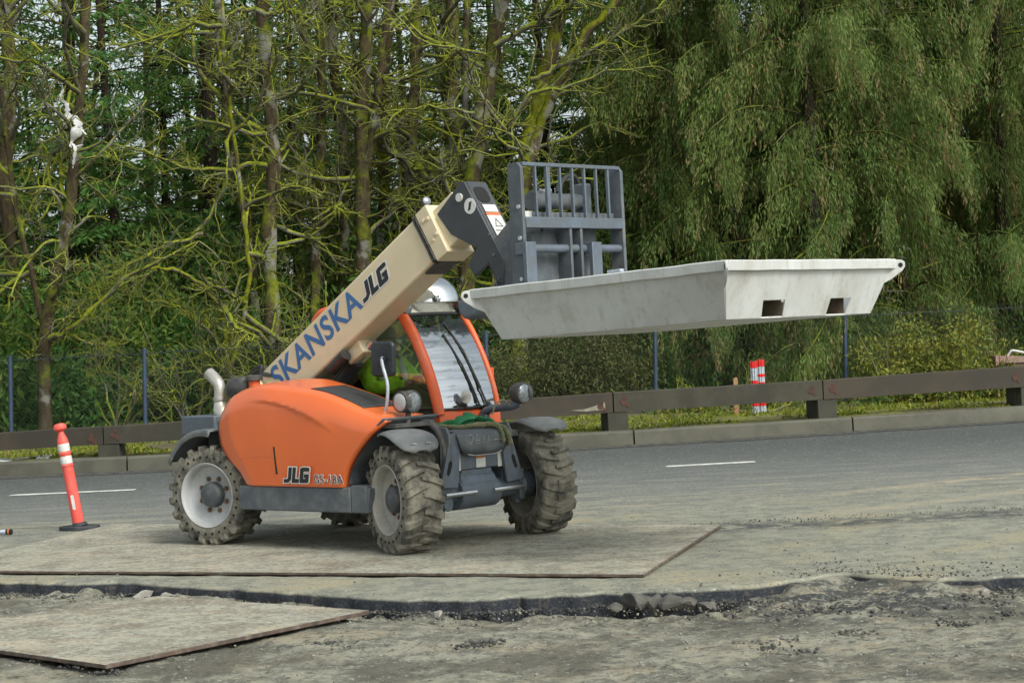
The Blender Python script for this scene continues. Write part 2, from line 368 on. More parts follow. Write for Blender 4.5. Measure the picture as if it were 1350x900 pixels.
def ground_material(name, asphalt):
    t = NT(name); v = t.pos(False); sp = t.xyz(v)
    n1 = t.noise(v, .9, 6, .6); n2 = t.noise(v, 5, 8, .7); n3 = t.noise(v, 60, 4, .7); st = t.noise(t.pos(False, (.55, 2.2, 1)), 1.6, 7, .7, .6)
    if asphalt:
        base = t.mix(t.ramp(n3, .35, .65), (.118, .127, .122), (.16, .168, .158))
        base = t.mix(t.ramp(st, .42, .62), base, (.19, .192, .184))
        base = t.mix(t.math('MULTIPLY', t.ramp(t.math('ADD', sp[1], t.math('MULTIPLY', st, 3.)), 21.5, 29.5), .85), base, (.060, .068, .068))
        d = t.math('ADD', t.ramp(sp[1], 14.0, 26.0, 1.0, -.1), t.math('MULTIPLY', t.math('ADD', st, -.5), 1.7))
        dust = t.mix(t.ramp(n2, .41, .60), (.295, .29, .228), (.19, .193, .160))
        dust = t.mix(t.ramp(n1, .5, .68), dust, (.335, .30, .205))
        k = t.mix(t.ramp(d, .1, .95), base, dust)
        # two pale tyre tracks of dried mud crossing the lane at the right
        trk = t.math('ADD', sp[1], t.math('MULTIPLY', sp[0], -.62))
        for c0 in (15.2, 16.9):
            b = t.ramp(t.math('ABSOLUTE', t.math('ADD', trk, -c0), 0), .02, .34, .95, 0)
            b = t.math('MULTIPLY', b, t.math('MULTIPLY', t.ramp(n2, .38, .62), t.ramp(sp[0], 1.5, 3.5)))
            k = t.mix(b, k, (.37, .325, .235))
        # dark crumbled band where the old surfacing ends
        seam = t.math('ADD', t.math('ADD', sp[1], -16.35), t.math('MULTIPLY', sp[0], .02))
        b = t.ramp(t.math('ABSOLUTE', t.math('ADD', seam, t.math('MULTIPLY', n1, .5)), 0), .0, .55, 1, 0)
        k = t.mix(t.math('MULTIPLY', b, t.ramp(n2, .34, .52)), k, (.072, .076, .072))
    else:
        st = t.noise(t.pos(False, (1, 1.5, 1)), 1.5, 7, .72, .4)
        k = t.mix(t.ramp(n2, .42, .58), (.335, .322, .255), (.175, .172, .138))
        k = t.mix(t.math('MULTIPLY', t.ramp(st, .50, .62), .85), k, (.36, .315, .225))
        k = t.mix(t.math('MULTIPLY', t.ramp(n1, .50, .60), .85), k, (.12, .112, .088))
        k = t.mix(t.math('MULTIPLY', t.ramp(t.noise(v, 9, 8, .78), .52, .62), .85), k, (.075, .075, .066))
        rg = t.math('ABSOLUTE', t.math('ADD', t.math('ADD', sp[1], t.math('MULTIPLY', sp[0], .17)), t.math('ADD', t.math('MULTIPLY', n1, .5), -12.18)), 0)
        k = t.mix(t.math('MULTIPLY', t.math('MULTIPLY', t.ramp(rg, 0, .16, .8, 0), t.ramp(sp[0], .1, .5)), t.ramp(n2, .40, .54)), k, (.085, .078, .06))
        # asphalt crumbs spread round the break at the right
        dx = t.math('ADD', sp[0], -2.05); dy = t.math('MULTIPLY', t.math('ADD', sp[1], -11.9), 1.3)
        rr = t.math('SQRT', t.math('ADD', t.math('MULTIPLY', dx, dx), t.math('MULTIPLY', dy, dy)), 0)
        b = t.math('MULTIPLY', t.ramp(rr, .2, 1.45, 1, 0), t.ramp(t.noise(v, 5, 8, .78), .42, .55))
        k = t.mix(b, k, (.05, .054, .056))
    sk = t.noise(v, 30, 4, .7); k = t.mix(t.math('MULTIPLY', t.ramp(sk, .56, .64), .7), k, (.085, .085, .078))
    sk = t.noise(t.pos(False, (1, 1.4, 1)), 25, 4, .7); k = t.mix(t.math('MULTIPLY', t.ramp(sk, .57, .65), t.ramp(n2, .40, .58, .15, .75)), k, (.50, .49, .44))
    if asphalt:
        # raw black asphalt where the edge has been cut
        z = t.ramp(sp[2], -.055, -.036, 1, 0)
        raw = t.mix(t.ramp(n3, .48, .70), (.018, .021, .027), (.060, .062, .068))
        raw = t.mix(t.math('MULTIPLY', t.ramp(t.noise(v, 12, 7, .75), .53, .64), .6), raw, (.10, .085, .065))
        k = t.mix(z, k, raw)
    t.col(k); t.b.inputs['Roughness'].default_value = .92; t.b.inputs['Specular IOR Level'].default_value = .25
    h = t.math('ADD', t.math('MULTIPLY', n3, .35), t.noise(v, 22, 8, .75))
    t.bump(h, .9 if not asphalt else .6, .03); return t.m
MAT['road'] = ground_material('dusty asphalt', True)
MAT['pit'] = ground_material('packed grey dirt', False)
MAT['soil'] = pm('forest floor', (.06, .05, .03), (.05, .065, .02), 1.2, .95)
MAT['concrete'] = pm('weathered kerb concrete', (.098, .095, .072), (.07, .068, .053), 2.5, .85, dirt=.5, dirtc=(.11, .105, .09), dscale=4, lo=.5, hi=.75, bump=.3, bscale=40)
MAT['beam'] = pm('weathered dark timber', (.048, .043, .029), (.033, .030, .021), 1.6, .85, dirt=.5, dirtc=(.072, .066, .048), dscale=2.5, bump=.3, bscale=30)
MAT['beam2'] = pm('weathered brown timber', (.054, .041, .028), (.034, .029, .021), 1.4, .85, dirt=.5, dirtc=(.04, .037, .03), dscale=2.2, bump=.3, bscale=30)
MAT['beam_post'] = pm('dark timber post', (.034, .034, .025), (.05, .048, .035), 3, .9, bump=.3, bscale=40)
MAT['wood_pale'] = pm('pale splintered wood', (.26, .25, .20), (.17, .16, .12), 20, .9)
MAT['rust_stain'] = pm('rusty bolt plate', (.085, .036, .024), (.055, .031, .022), 12, .9)
# big base sheet that reaches the horizon
g = MB(); g.grid([[(x, y, -.6) for y in (-500, -60, 5, 40, 120, 900)] for x in (-700, -60, 0, 60, 700)])
tag(g.build('ground', 'soil', smooth=0), kind='structure')
# upper road: from the broken edge to the kerb, with the raw broken face hanging from its edge
xs = xs_list(-5, 5, .035, 60); P = []
for x in xs:
    cy, ky = cut_y(x), kerb_y(x)+.03; row = []
    for dy, z in ((-.09, PITZ-.13), (-.055-.03*fbm(x, 9, 7, 2), -.115), (-.025+.03*fbm(x, 3, 9, 2), -.07), (.0, -.040)):
        row.append((x+.015*fbm(x, dy*30, 8, 2), cy+dy, z))
    for k in range(46):
        f = (k/45)**1.8; y = cy+.02+(ky-cy-.02)*f
        row.append((x, y, ROADZ+(.010*fbm(x, y, 1.1, 4)+.006*fbm(x, y, 7, 3))*(1 if y < 19 else .3)))
    P.append(row)
g = MB(); g.grid(P); road = tag(g.build('road', 'road', smooth=60), kind='structure')
# dug-out lower surface in front
P = []
for x in xs_list(-5, 4.2, .04, 60):
    cy = cut_y(x)-.03; row = []
    for k in range(150):
        y = cy-(k/149)**1.15*5.4
        d = cy-y
        z = PITZ+.030*fbm(x, y, .8, 4)+.014*fbm(x, y, 4.5, 4)+.012*fbm(x, y, 13, 3)+.03*math.exp(-(d/.22)**2)*(.5+fbm(x, y, 3, 3))
        rr = math.hypot((x-2.05), (y-11.95)*1.3)
        z += .035*math.exp(-((d-.42-.06*fbm(x, 3, 1.5, 3))/.07)**2)*max(0, min(1, (x-.1)/.3))*max(0, min(1, (2-x)/.4))*(1+fbm(x, y, 7, 3))
        z -= .075*math.exp(-(d/.45)**2)*max(0, min(1, (x+1.5)/.9))*max(0, min(1, (1.75-x)/.5))
        z += .075*math.exp(-(d/.35)**2)*math.exp(-((x-1.85)/.33)**2)*(1+.6*fbm(x, y, 6, 3))+.045*math.exp(-(d/.12)**2)*max(0, fbm(x, 7, 2.5, 3)+.15)*1.6
        z += max(0, 1-rr/1.3)*(.035+.05*max(0, fbm(x, y, 6, 4)))
        row.append((x, y, min(z, ROADZ-.012)))
    row += [(x, cy-9, PITZ), (x, cy-30, PITZ-.05), (x, -60, PITZ-.1)]
    P.append(row)
g = MB(); g.grid(P); tag(g.build('dirt_ground', 'pit', smooth=60), kind='structure')
# lane dashes
for nm, (xa, ya, xb, yb) in {'a': (1.78, 23.80, 2.86, 23.89), 'b': (-6.31, 24.50, -4.75, 24.38), 'c': (9.2, 25.0, 10.3, 25.2), 'd': (-13.5, 25.6, -12.2, 25.4)}.items():
    m = MB(); d = np.array([xb-xa, yb-ya]); nn = np.array([-d[1], d[0]])/np.hypot(*d)*.075; P = []
    for f in np.linspace(0, 1, 14):
        q = np.array([xa, ya])+d*f; e = 1+.12*fbm(q[0], 4, 5, 2)
        P.append([(*(q-nn*e), ROADZ+.009), (*(q+nn*e), ROADZ+.009)])
    m.grid(P); m.build('lane_marking', 'road_paint', road, smooth=0, solid=.006)
# kerb stones
kerb = bpy.data.objects.new('kerb', None); COL.objects.link(kerb); tag(kerb, kind='structure')
def kerb_stone(x0, x1):
    m = MB(); P = []; n = 5
    for i in range(n):
        x = x0+(x1-x0)*i/(n-1); y = kerb_y(x); e = .008*fbm(x, 2, .8, 3)
        P.append([(x, y, -.30), (x, y+.008, ROADZ+.03), (x, y+.02, .175+e), (x, y+.045, .200+e), (x, y+.19, .208+e), (x, y+.20, -.30)])
    a, b = P[0], P[-1]; m.grid(P); m.add(a, [tuple(range(6))]); m.add(b, [tuple(range(6))])
    m.build('kerb_stone', 'concrete', kerb, smooth=40)
jx = [-40, -30, -20, -16.6, -12.9, -9.25, -5.6, -1.95, 1.7, 5.0, 8.3, 11.6, 15, 25, 40]
for a, b in zip(jx, jx[1:]): kerb_stone(a+.012, b-.012)
# gutter line of broken asphalt at the foot of the kerb
m = MB(); P = []
for x in np.arange(-14, 14, .1):
    y = kerb_y(x); P.append([(x, y-.22-.10*fbm(x, 0, 2, 3), ROADZ+.006), (x, y-.05, ROADZ+.022), (x, y+.004, ROADZ+.030)])
m.grid(P); MAT['gutter'] = pm('dark gutter grit', (.032, .032, .030), (.075, .072, .06), 9, .95, bump=.6, bscale=50)
tag(m.build('gutter', 'gutter', smooth=60), kind='structure')
# verge and forest floor rising behind it
def floor_z(x, y):
    d = y-kerb_y(x); z = .185+.02*max(0, min(d-.2, 4))
    if d > 5: z += (d-5)*.055
    return z+(.05*fbm(x, y, .7, 4) if d > .4 else 0)
P = []
for x in list(range(-120, -16, 8))+list(np.arange(-15, 15.1, .3))+list(range(20, 121, 8)):
    row = [(x, kerb_y(x)+.19, -.02), (x, kerb_y(x)+.195, .195)]
    for d in list(np.arange(.4, 5, .3))+list(np.arange(5, 20, 1.2))+[24, 30, 40, 60, 100]:
        y = kerb_y(x)+d; row.append((x, y, floor_z(x, y)))
    P.append(row)
t = NT('mossy verge soil'); v = t.pos(False)
k = t.mix(t.ramp(t.noise(v, 1.3, 5), .4, .62), (.17, .19, .02), (.10, .085, .04)); k = t.mix(t.ramp(t.noise(v, 9, 6, .7), .45, .65), k, (.075, .06, .035))
t.col(k); t.b.inputs['Roughness'].default_value = .95; t.bump(t.noise(v, 25, 6, .7), .8, .03); MAT['verge'] = t.m
g = MB(); g.grid(P); tag(g.build('verge', 'verge', smooth=60), kind='structure')
# ------------------------------------------------------------------ guardrail of heavy timber
J = [(-13.6, 30.9), (-9.95, 30.2), (-6.23, 29.85), (-2.4, 29.75), (1.49, 30.22), (4.82, 31.02), (8.22, 31.85), (11.6, 33.1), (15, 34.6)]
TOP = [.53, .56, .605, .66, .725, .735, .78, .8, .8]
BOT = [.25, .28, .335, .36, .42, .43, .44, .45, .45]
for i, (x, y) in enumerate(J):       # the rail stands right behind the kerb
    f = (kerb_y(x)+.42)/y; f = (kerb_y(x*f)+.42)/y; J[i] = (x*f, y*f); TOP[i] = CAMH+(TOP[i]-CAMH)*f; BOT[i] = CAMH+(BOT[i]-CAMH)*f
gr = thing('guardrail', 'long low guardrail of weathered dark timber beams on stout posts along the far kerb', 'guardrail', (J[4][0], J[4][1], .16))
inv = Vector((-J[4][0], -J[4][1], -.16))
def loc(m):
    m.v = [(a+inv.x, b+inv.y, c+inv.z) for a, b, c in m.v]; return m
for i in range(len(J)-1):
    (xa, ya), (xb, yb) = J[i], J[i+1]; d = np.array([xb-xa, yb-ya]); L = np.hypot(*d); d /= L; n = np.array([-d[1], d[0]])
    m = MB(); P = []
    for f in np.linspace(.006/L, 1-.006/L, 9):
        q = np.array([xa, ya])+d*L*f; zt = TOP[i]+(TOP[i+1]-TOP[i])*f+.004*fbm(q[0], 1, 2, 2); zb = BOT[i]+(BOT[i+1]-BOT[i])*f
        P.append([(*(q-n*.07), zb), (*(q-n*.07), zt), (*(q+n*.07), zt), (*(q+n*.07), zb), (*(q-n*.07), zb)])
    m.grid(P); m.add(P[0][:4], [(0, 1, 2, 3)]); m.add(P[-1][:4], [(0, 1, 2, 3)])
    b = loc(m).build('beam', ('beam', 'beam2')[i % 2], gr, bevel=.012, smooth=40)
    for f in (.17/L, 1-.17/L):            # rusty bolt plates near each joint
        q = np.array([xa, ya])+d*L*f; zc = (TOP[i]+BOT[i])/2+(.0 if f < .5 else .01); m = MB()
        for du, dz, rr in ((0, .05, .03), (.04, -.05, .03), (-.02, 0, .05)):
            c = q+d*du-n*.0712; m.tube([(*c, zc+dz), (*(c-n*.006), zc+dz)], rr, 9)
        loc(m).build('bolt_plate', 'rust_stain', b, smooth=40)
    (xa, ya) = J[i]; m = MB(); c = np.array([xa, ya])+d*.06; q = []
    for a, bb in ((-.165, .075), (.165, .075), (.165, .34), (-.165, .34)): q.append(c+d*a+n*bb)
    m.prism([tuple(p) for p in q], -.25, TOP[i]-.02, 'z'); loc(m).build('post', 'beam_post', gr, bevel=.01, smooth=40)
    q = [c+d*a+n*bb for a, bb in ((-.155, -.06), (.155, -.06), (.155, .072), (-.155, .072))]
    m = MB(); m.prism([tuple(p) for p in q], -.2, BOT[i]-.003, 'z'); loc(m).build('post', 'beam_post', gr, bevel=.01, smooth=40)
# broken paint patch / splintered lower edge on the beam left of the middle joint
m = MB(); c = at(785, 538, 30.12); jl = lambda x: J[3][1]+(J[4][1]-J[3][1])*(x-J[3][0])/(J[4][0]-J[3][0])
cc = lambda px, py: tuple(at(px, py, jl(at(px, py, 28.8)[0])-.074))
m.add([cc(752, 541), cc(772, 539), cc(790, 533), cc(797.5, 530), cc(798, 540), cc(770, 542.5)], [(0, 1, 2, 3, 4, 5)])
loc(m).build('splintered_patch', 'wood_pale', gr, smooth=0, solid=.006)
# ------------------------------------------------------------------ chain link fence
FP = [(-13.4, 34.4), (-11, 33.8), (-8.52, 33.2), (-6.22, 33.0), (-3.4, 33.0), (-.5, 33.2), (2.37, 33.5), (5.65, 33.8), (8.9, 34.4), (12.2, 35.4)]
fe = thing('chain_link_fence', 'chain link fence with dark blue posts in front of the trees behind the guardrail', 'fence', (FP[4][0], FP[4][1], .2))
inv = Vector((-FP[4][0], -FP[4][1], -.2))
fh = lambda i: 1.66+.01*i
for i, (x, y) in enumerate(FP):
    m = MB(); lean = .04; m.cyl((x, y, -.2), (x+lean*fh(i), y, fh(i)+.05), .036, 10); m.cyl((x+lean*fh(i), y, fh(i)+.05), (x+lean*fh(i), y, fh(i)+.075), .042, 10)
    loc(m).build('fence_post', 'fence_blue', fe)
tb = Tubes()
for i in range(len(FP)-1):
    a = np.array([*FP[i], 0.]); b = np.array([*FP[i+1], 0.]); L = np.linalg.norm(b-a); zt = fh(i)
    for z in (zt, .28): tb.add([a+[.05, 0, z]+inv, b+[.05, 0, z]+inv], .007, 4)
    nn = int(L/.075)
    for k in range(-int(zt/.075), nn):   # diagonal wires both ways
        for sgn in (1, -1):
            f0, f1 = k*.075, k*.075+zt; f0c, f1c = max(f0, 0), min(f1, L)
            if f1c-f0c < .05: continue
            z0, z1 = f0c-f0, f1c-f0
            if sgn < 0: z0, z1 = zt-z0, zt-z1
            p, q = a+(b-a)*f0c/L+[.04*z0, .004*sgn, z0+.1], a+(b-a)*f1c/L+[.04*z1, .004*sgn, z1+.1]
            tb.add([p+inv, q+inv], .0022, 3)
tag(tb.build('wire_mesh', 'wire', fe), kind='stuff')
# ------------------------------------------------------------------ steel road plates
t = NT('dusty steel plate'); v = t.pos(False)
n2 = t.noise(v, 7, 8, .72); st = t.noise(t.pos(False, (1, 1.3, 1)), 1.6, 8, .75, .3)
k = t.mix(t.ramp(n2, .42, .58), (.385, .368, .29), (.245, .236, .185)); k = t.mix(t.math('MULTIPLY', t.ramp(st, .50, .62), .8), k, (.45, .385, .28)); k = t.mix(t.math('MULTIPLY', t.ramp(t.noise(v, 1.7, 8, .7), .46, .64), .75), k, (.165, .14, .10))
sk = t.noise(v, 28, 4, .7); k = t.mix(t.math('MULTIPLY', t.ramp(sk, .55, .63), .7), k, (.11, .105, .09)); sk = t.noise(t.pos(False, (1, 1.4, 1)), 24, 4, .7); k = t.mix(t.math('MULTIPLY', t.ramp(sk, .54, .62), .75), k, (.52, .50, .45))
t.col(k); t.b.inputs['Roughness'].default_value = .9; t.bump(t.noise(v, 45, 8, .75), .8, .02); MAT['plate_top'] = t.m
MAT['plate_edge'] = pm('rusty plate edge', (.105, .068, .052), (.06, .045, .038), 12, .85, dirt=.4, dscale=9)
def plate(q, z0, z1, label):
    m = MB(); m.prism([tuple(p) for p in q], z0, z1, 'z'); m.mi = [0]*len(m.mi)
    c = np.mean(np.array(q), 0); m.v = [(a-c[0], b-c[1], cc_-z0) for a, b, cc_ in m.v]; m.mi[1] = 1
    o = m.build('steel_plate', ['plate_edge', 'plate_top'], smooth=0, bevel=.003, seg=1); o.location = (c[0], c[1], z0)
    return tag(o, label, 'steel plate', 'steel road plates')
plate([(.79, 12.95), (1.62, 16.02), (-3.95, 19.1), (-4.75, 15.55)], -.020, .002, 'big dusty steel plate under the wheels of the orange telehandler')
plate([(-2.29, 10.72), (-.98, 12.42), (-2.55, 13.72), (-4.05, 12.45)], -.102, -.076, 'dusty steel plate with rusty edge lying in the dug-out dirt at the lower left')
# ================================================================== TREES AND PLANTS
def grow(tb, p, d, L, r, lev, maxlev, sides, nk, up=.12, gn=.35):
    """a crooked limb and its twigs"""
    n = (8, 6, 5, 4)[lev]; pts = [np.array(p, float)]; d = norm(np.array(d, float)); dirs = [d]
    for i in range(n):
        d = norm(d+RNG.normal(size=3)*gn/np.sqrt(n)*1.3+np.array([0, 0, up/n*2])); pts.append(pts[-1]+d*L/n); dirs.append(d)
    rad = r*np.linspace(1, .38, n+1)**(.9)*(1+RNG.random(n+1)*.35)
    tb.add(pts, rad, sides[lev])
    if lev < maxlev:
        for _ in range(nk[lev]):
            f = RNG.uniform(.22, 1.0); i = min(int(f*n), n-1); q = pts[i]+(pts[i+1]-pts[i])*(f*n-i)
            e = norm(dirs[i]*.75+RNG.normal(size=3)*np.array([.75, .75, .55])+np.array([0, 0, .12]))
            grow(tb, q, e, L*RNG.uniform(.26, .52)*(1.15-.4*f), max(r*RNG.uniform(.30, .5), .0038), lev+1, maxlev, sides, nk, up, gn)
SIDES = (6, 4, 3, 3)
def maple(label, Y, stems, nl, Lb=(1.3, 3.0), zr=(1.2, 9.5), heavy=False, limbs=(), nk=(9, 7, 0), rb=.039, mat=None):
    """stems: list of (pixel polyline, base radius, top radius); limbs: extra hand-placed boughs"""
    b = at(*stems[0][0][0], Y); z0 = floor_z(b[0], Y)-.15
    t = thing('bare_tree', label, 'tree', (b[0], Y, z0)); O = np.array([b[0], Y, z0])
    tt = Tubes(); cc = Tubes(); first = True
    for pl, r0, r1 in stems:
        P = np.array([at(x, y, Y) for x, y in pl])
        if first: P[0, 2] = z0; first = False
        P[:, 1] += np.cumsum(RNG.normal(0, .12, len(P)))-.0; P[:, 1] += (Y-P[0, 1])
        Q = cr(P, 26); Q[1:-1] += RNG.normal(0, .018, (24, 3)); rad = np.linspace(r0, r1, 26)*(1+RNG.normal(0, .07, 26)); rad[0] *= 1.35; rad[1] *= 1.12
        tt.add(Q-O, rad, 10)
        zz = Q[:, 2]
        k = 0
        for _ in range(nl):
            h = RNG.uniform(*zr)
            if h > zz.max() or h < zz.min(): continue
            i = int(np.argmin(abs(zz-h))); a = RNG.uniform(0, 2*np.pi)
            d = (np.cos(a), np.sin(a)*.8, RNG.uniform(-.1, .75))
            grow(cc, Q[i]-O, d, RNG.uniform(*Lb), rb*RNG.uniform(.6, 1.2), 0, 2, SIDES, nk, up=RNG.uniform(-.1, .22), gn=.6)
    for pl, r0, r1 in limbs:
        Q = cr([at(x, y, Y-.3-.1*j) for j, (x, y) in enumerate(pl)], 16); Q[1:-1] += RNG.normal(0, .02, (14, 3))
        cc.add(Q-O, np.linspace(r0, r1, 16)*(1+RNG.random(16)*.3), 7)
        for i in range(3, 16):
            for _ in range(2):
                d = norm(Q[min(i, 14)+1]-Q[min(i, 14)])+RNG.normal(size=3)*.7; grow(cc, Q[i]-O, d, RNG.uniform(.4, 1.1), r1*.8, 1, 2, SIDES, (0, 5), gn=.5)
    tt.build('trunk', 'bark_moss_heavy' if heavy else 'bark_moss', t); cc.build('crown', mat or 'twig_moss', t)
    return t
maple('slender mossy tree at the far left carrying the torn white plastic bag', 34.6,
      [([(57, 588), (60, 500), (61, 430), (82, 330), (100, 220), (113, 100), (120, -60)], .125, .085), ([(61, 440), (45, 370), (28, 300), (12, 180), (-8, 40), (-20, -60)], .06, .035)], 20,
      limbs=[([(66, 446), (88, 438), (120, 410), (165, 368), (215, 340), (262, 318)], .05, .014), ([(90, 440), (120, 452), (150, 452)], .02, .008), ([(103, 200), (135, 190), (180, 196), (230, 215)], .03, .01)])
maple('grey barked tree half cut off by the left frame edge', 37, [([(22, 580), (18, 400), (8, 250), (14, 100), (2, -60)], .17, .12)], 18)
maple('arching mossy vine maple with a bent bough between the left fence post and the boom', 35.2,
      [([(300, 590), (302, 500), (298, 440), (285, 396), (262, 372), (232, 356), (206, 356)], .055, .03), ([(302, 500), (318, 430), (330, 350), (318, 250), (300, 120), (290, -30)], .05, .03)], 12, (.9, 2.2), (1, 8), True,
      limbs=[([(206, 356), (185, 366), (160, 375), (130, 392)], .03, .01), ([(268, 308), (235, 318), (205, 330), (180, 345), (150, 360)], .03, .01), ([(300, 470), (270, 430), (235, 405), (190, 395)], .025, .008)])
maple('straight grey tree with mossy upper trunk left of the boom', 36, [([(364, 600), (361, 420), (353, 320), (357, 200), (346, 80), (338, -60)], .155, .12)], 20,
      limbs=[([(350, 20), (320, 12), (290, 25), (262, 8)], .05, .02), ([(352, 20), (385, 15), (415, 22)], .04, .02)])
maple('thin grey tree standing just right of the straight grey tree', 37.2, [([(420, 600), (416, 400), (418, 260), (424, 130), (412, -60)], .115, .085)], 16)
maple('thin leaning tree with forked top between the vine maple and the straight grey tree', 37.8, [([(338, 590), (333, 340), (306, 210), (296, 100), (283, -60)], .1, .07)], 14)
maple('dark mossy tree, left one of the cluster above the middle of the boom', 38, [([(456, 600), (452, 330), (451, 190), (441, 70), (438, -60)], .125, .1)], 15)
maple('reddish brown thick tree in the middle of the cluster above the boom', 37, [([(487, 590), (478, 310), (477, 160), (482, 60), (490, -60)], .155, .12), ([(478, 250), (500, 120), (508, 40), (520, -60)], .08, .07)], 18)
maple('mottled tree right of the reddish brown tree above the boom', 39, [([(505, 600), (504, 260), (507, 110), (518, -60)], .12, .1)], 14)
maple('mossy tree rising above the boom tip with a heavy low bough', 38, [([(544, 600), (538, 260), (547, 120), (552, -60)], .125, .1)], 15,
      limbs=[([(500, 190), (525, 205), (550, 225), (575, 235), (600, 232)], .07, .03), ([(520, 300), (545, 270), (580, 250)], .05, .03)])
maple('twin stemmed dark tree behind the boom head', 39.5, [([(602, 600), (597, 300), (598, 150), (596, -60)], .145, .12), ([(597, 330), (612, 150), (616, -60)], .08, .07)], 14)
maple('big leaning tree with grey patches behind the boom head', 36.4, [([(612, 600), (617, 330), (622, 240), (640, 130), (655, 40), (674, -60)], .165, .14)], 16,
      limbs=[([(652, 60), (690, 40), (730, 15), (765, -30)], .05, .03)])
maple('bright yellow mossy leaning tree behind the fork carriage', 36, [([(688, 600), (690, 240), (708, 140), (735, 30), (755, -60)], .15, .13), ([(695, 215), (722, 140), (752, 75), (790, 25), (830, -15), (860, -60)], .10, .07)], 18, heavy=True,
      limbs=[([(700, 105), (740, 85), (790, 62), (850, 20)], .045, .02), ([(665, 170), (700, 125), (745, 115), (800, 95), (860, 88)], .04, .015)])
# thin understorey trees deeper in the wood
THIN = [(140, 44, 'thin pale stem far behind the left fence post, nearest the torn bag'), (232, 46, 'thin stem deep in the wood right of the left fence post'), (270, 43, 'thin dark stem deep in the wood left of the vine maple'), (390, 45, 'thin stem deep in the wood between the two grey trees'), (570, 44, 'thin stem deep in the wood left of the twin stemmed tree'), (660, 47, 'thin stem deep in the wood left of the fork carriage'), (770, 45, 'thin stem deep in the wood behind the right part of the fork carriage'), (845, 43, 'thin stem deep in the wood just right of the fork carriage')]
for x, Y, lab in THIN:
    maple(lab, Y, [([(x, 590), (x+RNG.uniform(-14, 14), 380), (x+RNG.uniform(-22, 22), 180), (x+RNG.uniform(-25, 25), -60)], .085, .055)], 13, (1.0, 2.4))
# multi-stemmed thicket of bare twigs right behind the machine
def twig_bush(label, px, Y, h, n, spread, mat='twig_moss'):
    b = at(px, 580, Y); z0 = floor_z(b[0], Y)-.05; t = thing('bare_shrub', label, 'shrub', (b[0], Y, z0), group='bare shrubs behind the fence'); tb = Tubes()
    for _ in range(n):
        a = RNG.uniform(0, 6.28); d = (np.cos(a)*spread, np.sin(a)*spread, 1); grow(tb, np.array([np.cos(a)*.15, np.sin(a)*.15, 0]), d, h*RNG.uniform(.6, 1.1), .022, 0, 2, SIDES, (6, 5, 0), up=.1, gn=.5)
    tb.build('stems', mat, t)
for px, Y, h, n, lab in [(380, 35.4, 2.7, 16, 'tangle of bare arching stems just behind the exhaust pipe'), (455, 35.8, 2.6, 12, 'bare twiggy shrub hidden behind the lettered boom'), (150, 35, 1.8, 9, 'small bare shrub behind the fence left of the left fence post'), (245, 35.3, 2.2, 10, 'bare twiggy shrub behind the fence near the exhaust'), (545, 35.6, 3.0, 12, 'bare twiggy shrub above the cab roof')]:
    twig_bush(lab, px, Y, h, n, .7)
# ---- conifers
def conifer_mesh(h, nb, L0, droop, dens, ll, lw, zmin=.4, up=.15, flat=.5):
    lv = Leaves(); tb = Tubes()
    for k in range(nb):
        zb = zmin+(h-zmin)*(k/nb)**1.05; a = RNG.uniform(0, 6.28); L = (L0*(1-(zb/h))**.75+.25)*RNG.uniform(.65, 1.1)
        t = np.linspace(0, 1, max(6, int(L/.11))); rd = np.array([np.cos(a), np.sin(a), 0]); sd = np.array([-np.sin(a), np.cos(a), 0])
        P = rd[None]*(t*L)[:, None]; P[:, 2] = zb+up*L*t-droop*L*t**2; P += sd[None]*(.12*L*np.sin(t*2.5+a))[:, None]
        tb.add(P[::2], np.linspace(.022, .005, len(P[::2])), 3)
        m = int(len(t)*dens*(1 if zb < 4.2 else (.78 if zb < 6 else .55))); i = RNG.integers(1, len(t), m); off = RNG.uniform(-1, 1, m)
        sp = (.38*(1.05-t[i])+.07)*L*.55
        c = P[i]+sd[None]*(off*sp)[:, None]; c[:, 2] -= np.abs(off)*sp*flat*.6+RNG.random(m)*.12
        d = rd[None]*.6+sd[None]*(off*1.0)[:, None]+np.array([0, 0, -flat])[None]+RNG.normal(size=(m, 3))*.35
        lv.add(c, d, RNG.uniform(.6, 1.2, m)*ll, RNG.uniform(.7, 1.2, m)*lw, r=np.clip(RNG.random()*.6+RNG.random(m)*.4, 0, 1))
    return lv, tb
def conifer_proto(h, nb, L0, droop, dens, ll, lw, mat, tr, **k):
    lv, tb = conifer_mesh(h, nb, L0, droop, dens, ll, lw, **k)
    f = lv.build('crown', mat); br = tb.build('branches', 'bark_dark')
    m = MB(); tr *= .68; m.tube([(0, 0, -.4), (.05, .0, h*.3), (.02, .04, h*.65), (0, 0, h)], [tr*1.25, tr, tr*.6, .02], 9); tk = m.build('trunk', 'bark_dark')
    return [tk, f, br]
PROTO = [conifer_proto(17, 120, 3.0, .35, 12, .22, .055, 'needle', .17), conifer_proto(21, 130, 3.4, .45, 12, .24, .055, 'needle2', .2), conifer_proto(14, 110, 2.6, .3, 12, .2, .05, 'needle', .14)]
USED = set()
def put_tree(proto, pidx, label, x, Y, s, rz, name='conifer', group='conifers in the wood', sz=None):
    z = floor_z(x, Y)-.1; t = thing(name, label, 'tree', (x, Y, z), rz, group); t.scale = (s, s, sz or s); t.rotation_euler = (0, .03, rz)
    for o in proto:
        c = o
        if pidx in USED:
            c = o.copy(); COL.objects.link(c)
        c.parent = t
    USED.add(pidx); return t
FAR = [(15, 43), (95, 41), (170, 40), (225, 45), (285, 41.5), (345, 46), (395, 41), (440, 47), (500, 42), (560, 46), (625, 41.5), (690, 45), (745, 41), (790, 47), (835, 41), (885, 43.5), (940, 41)]
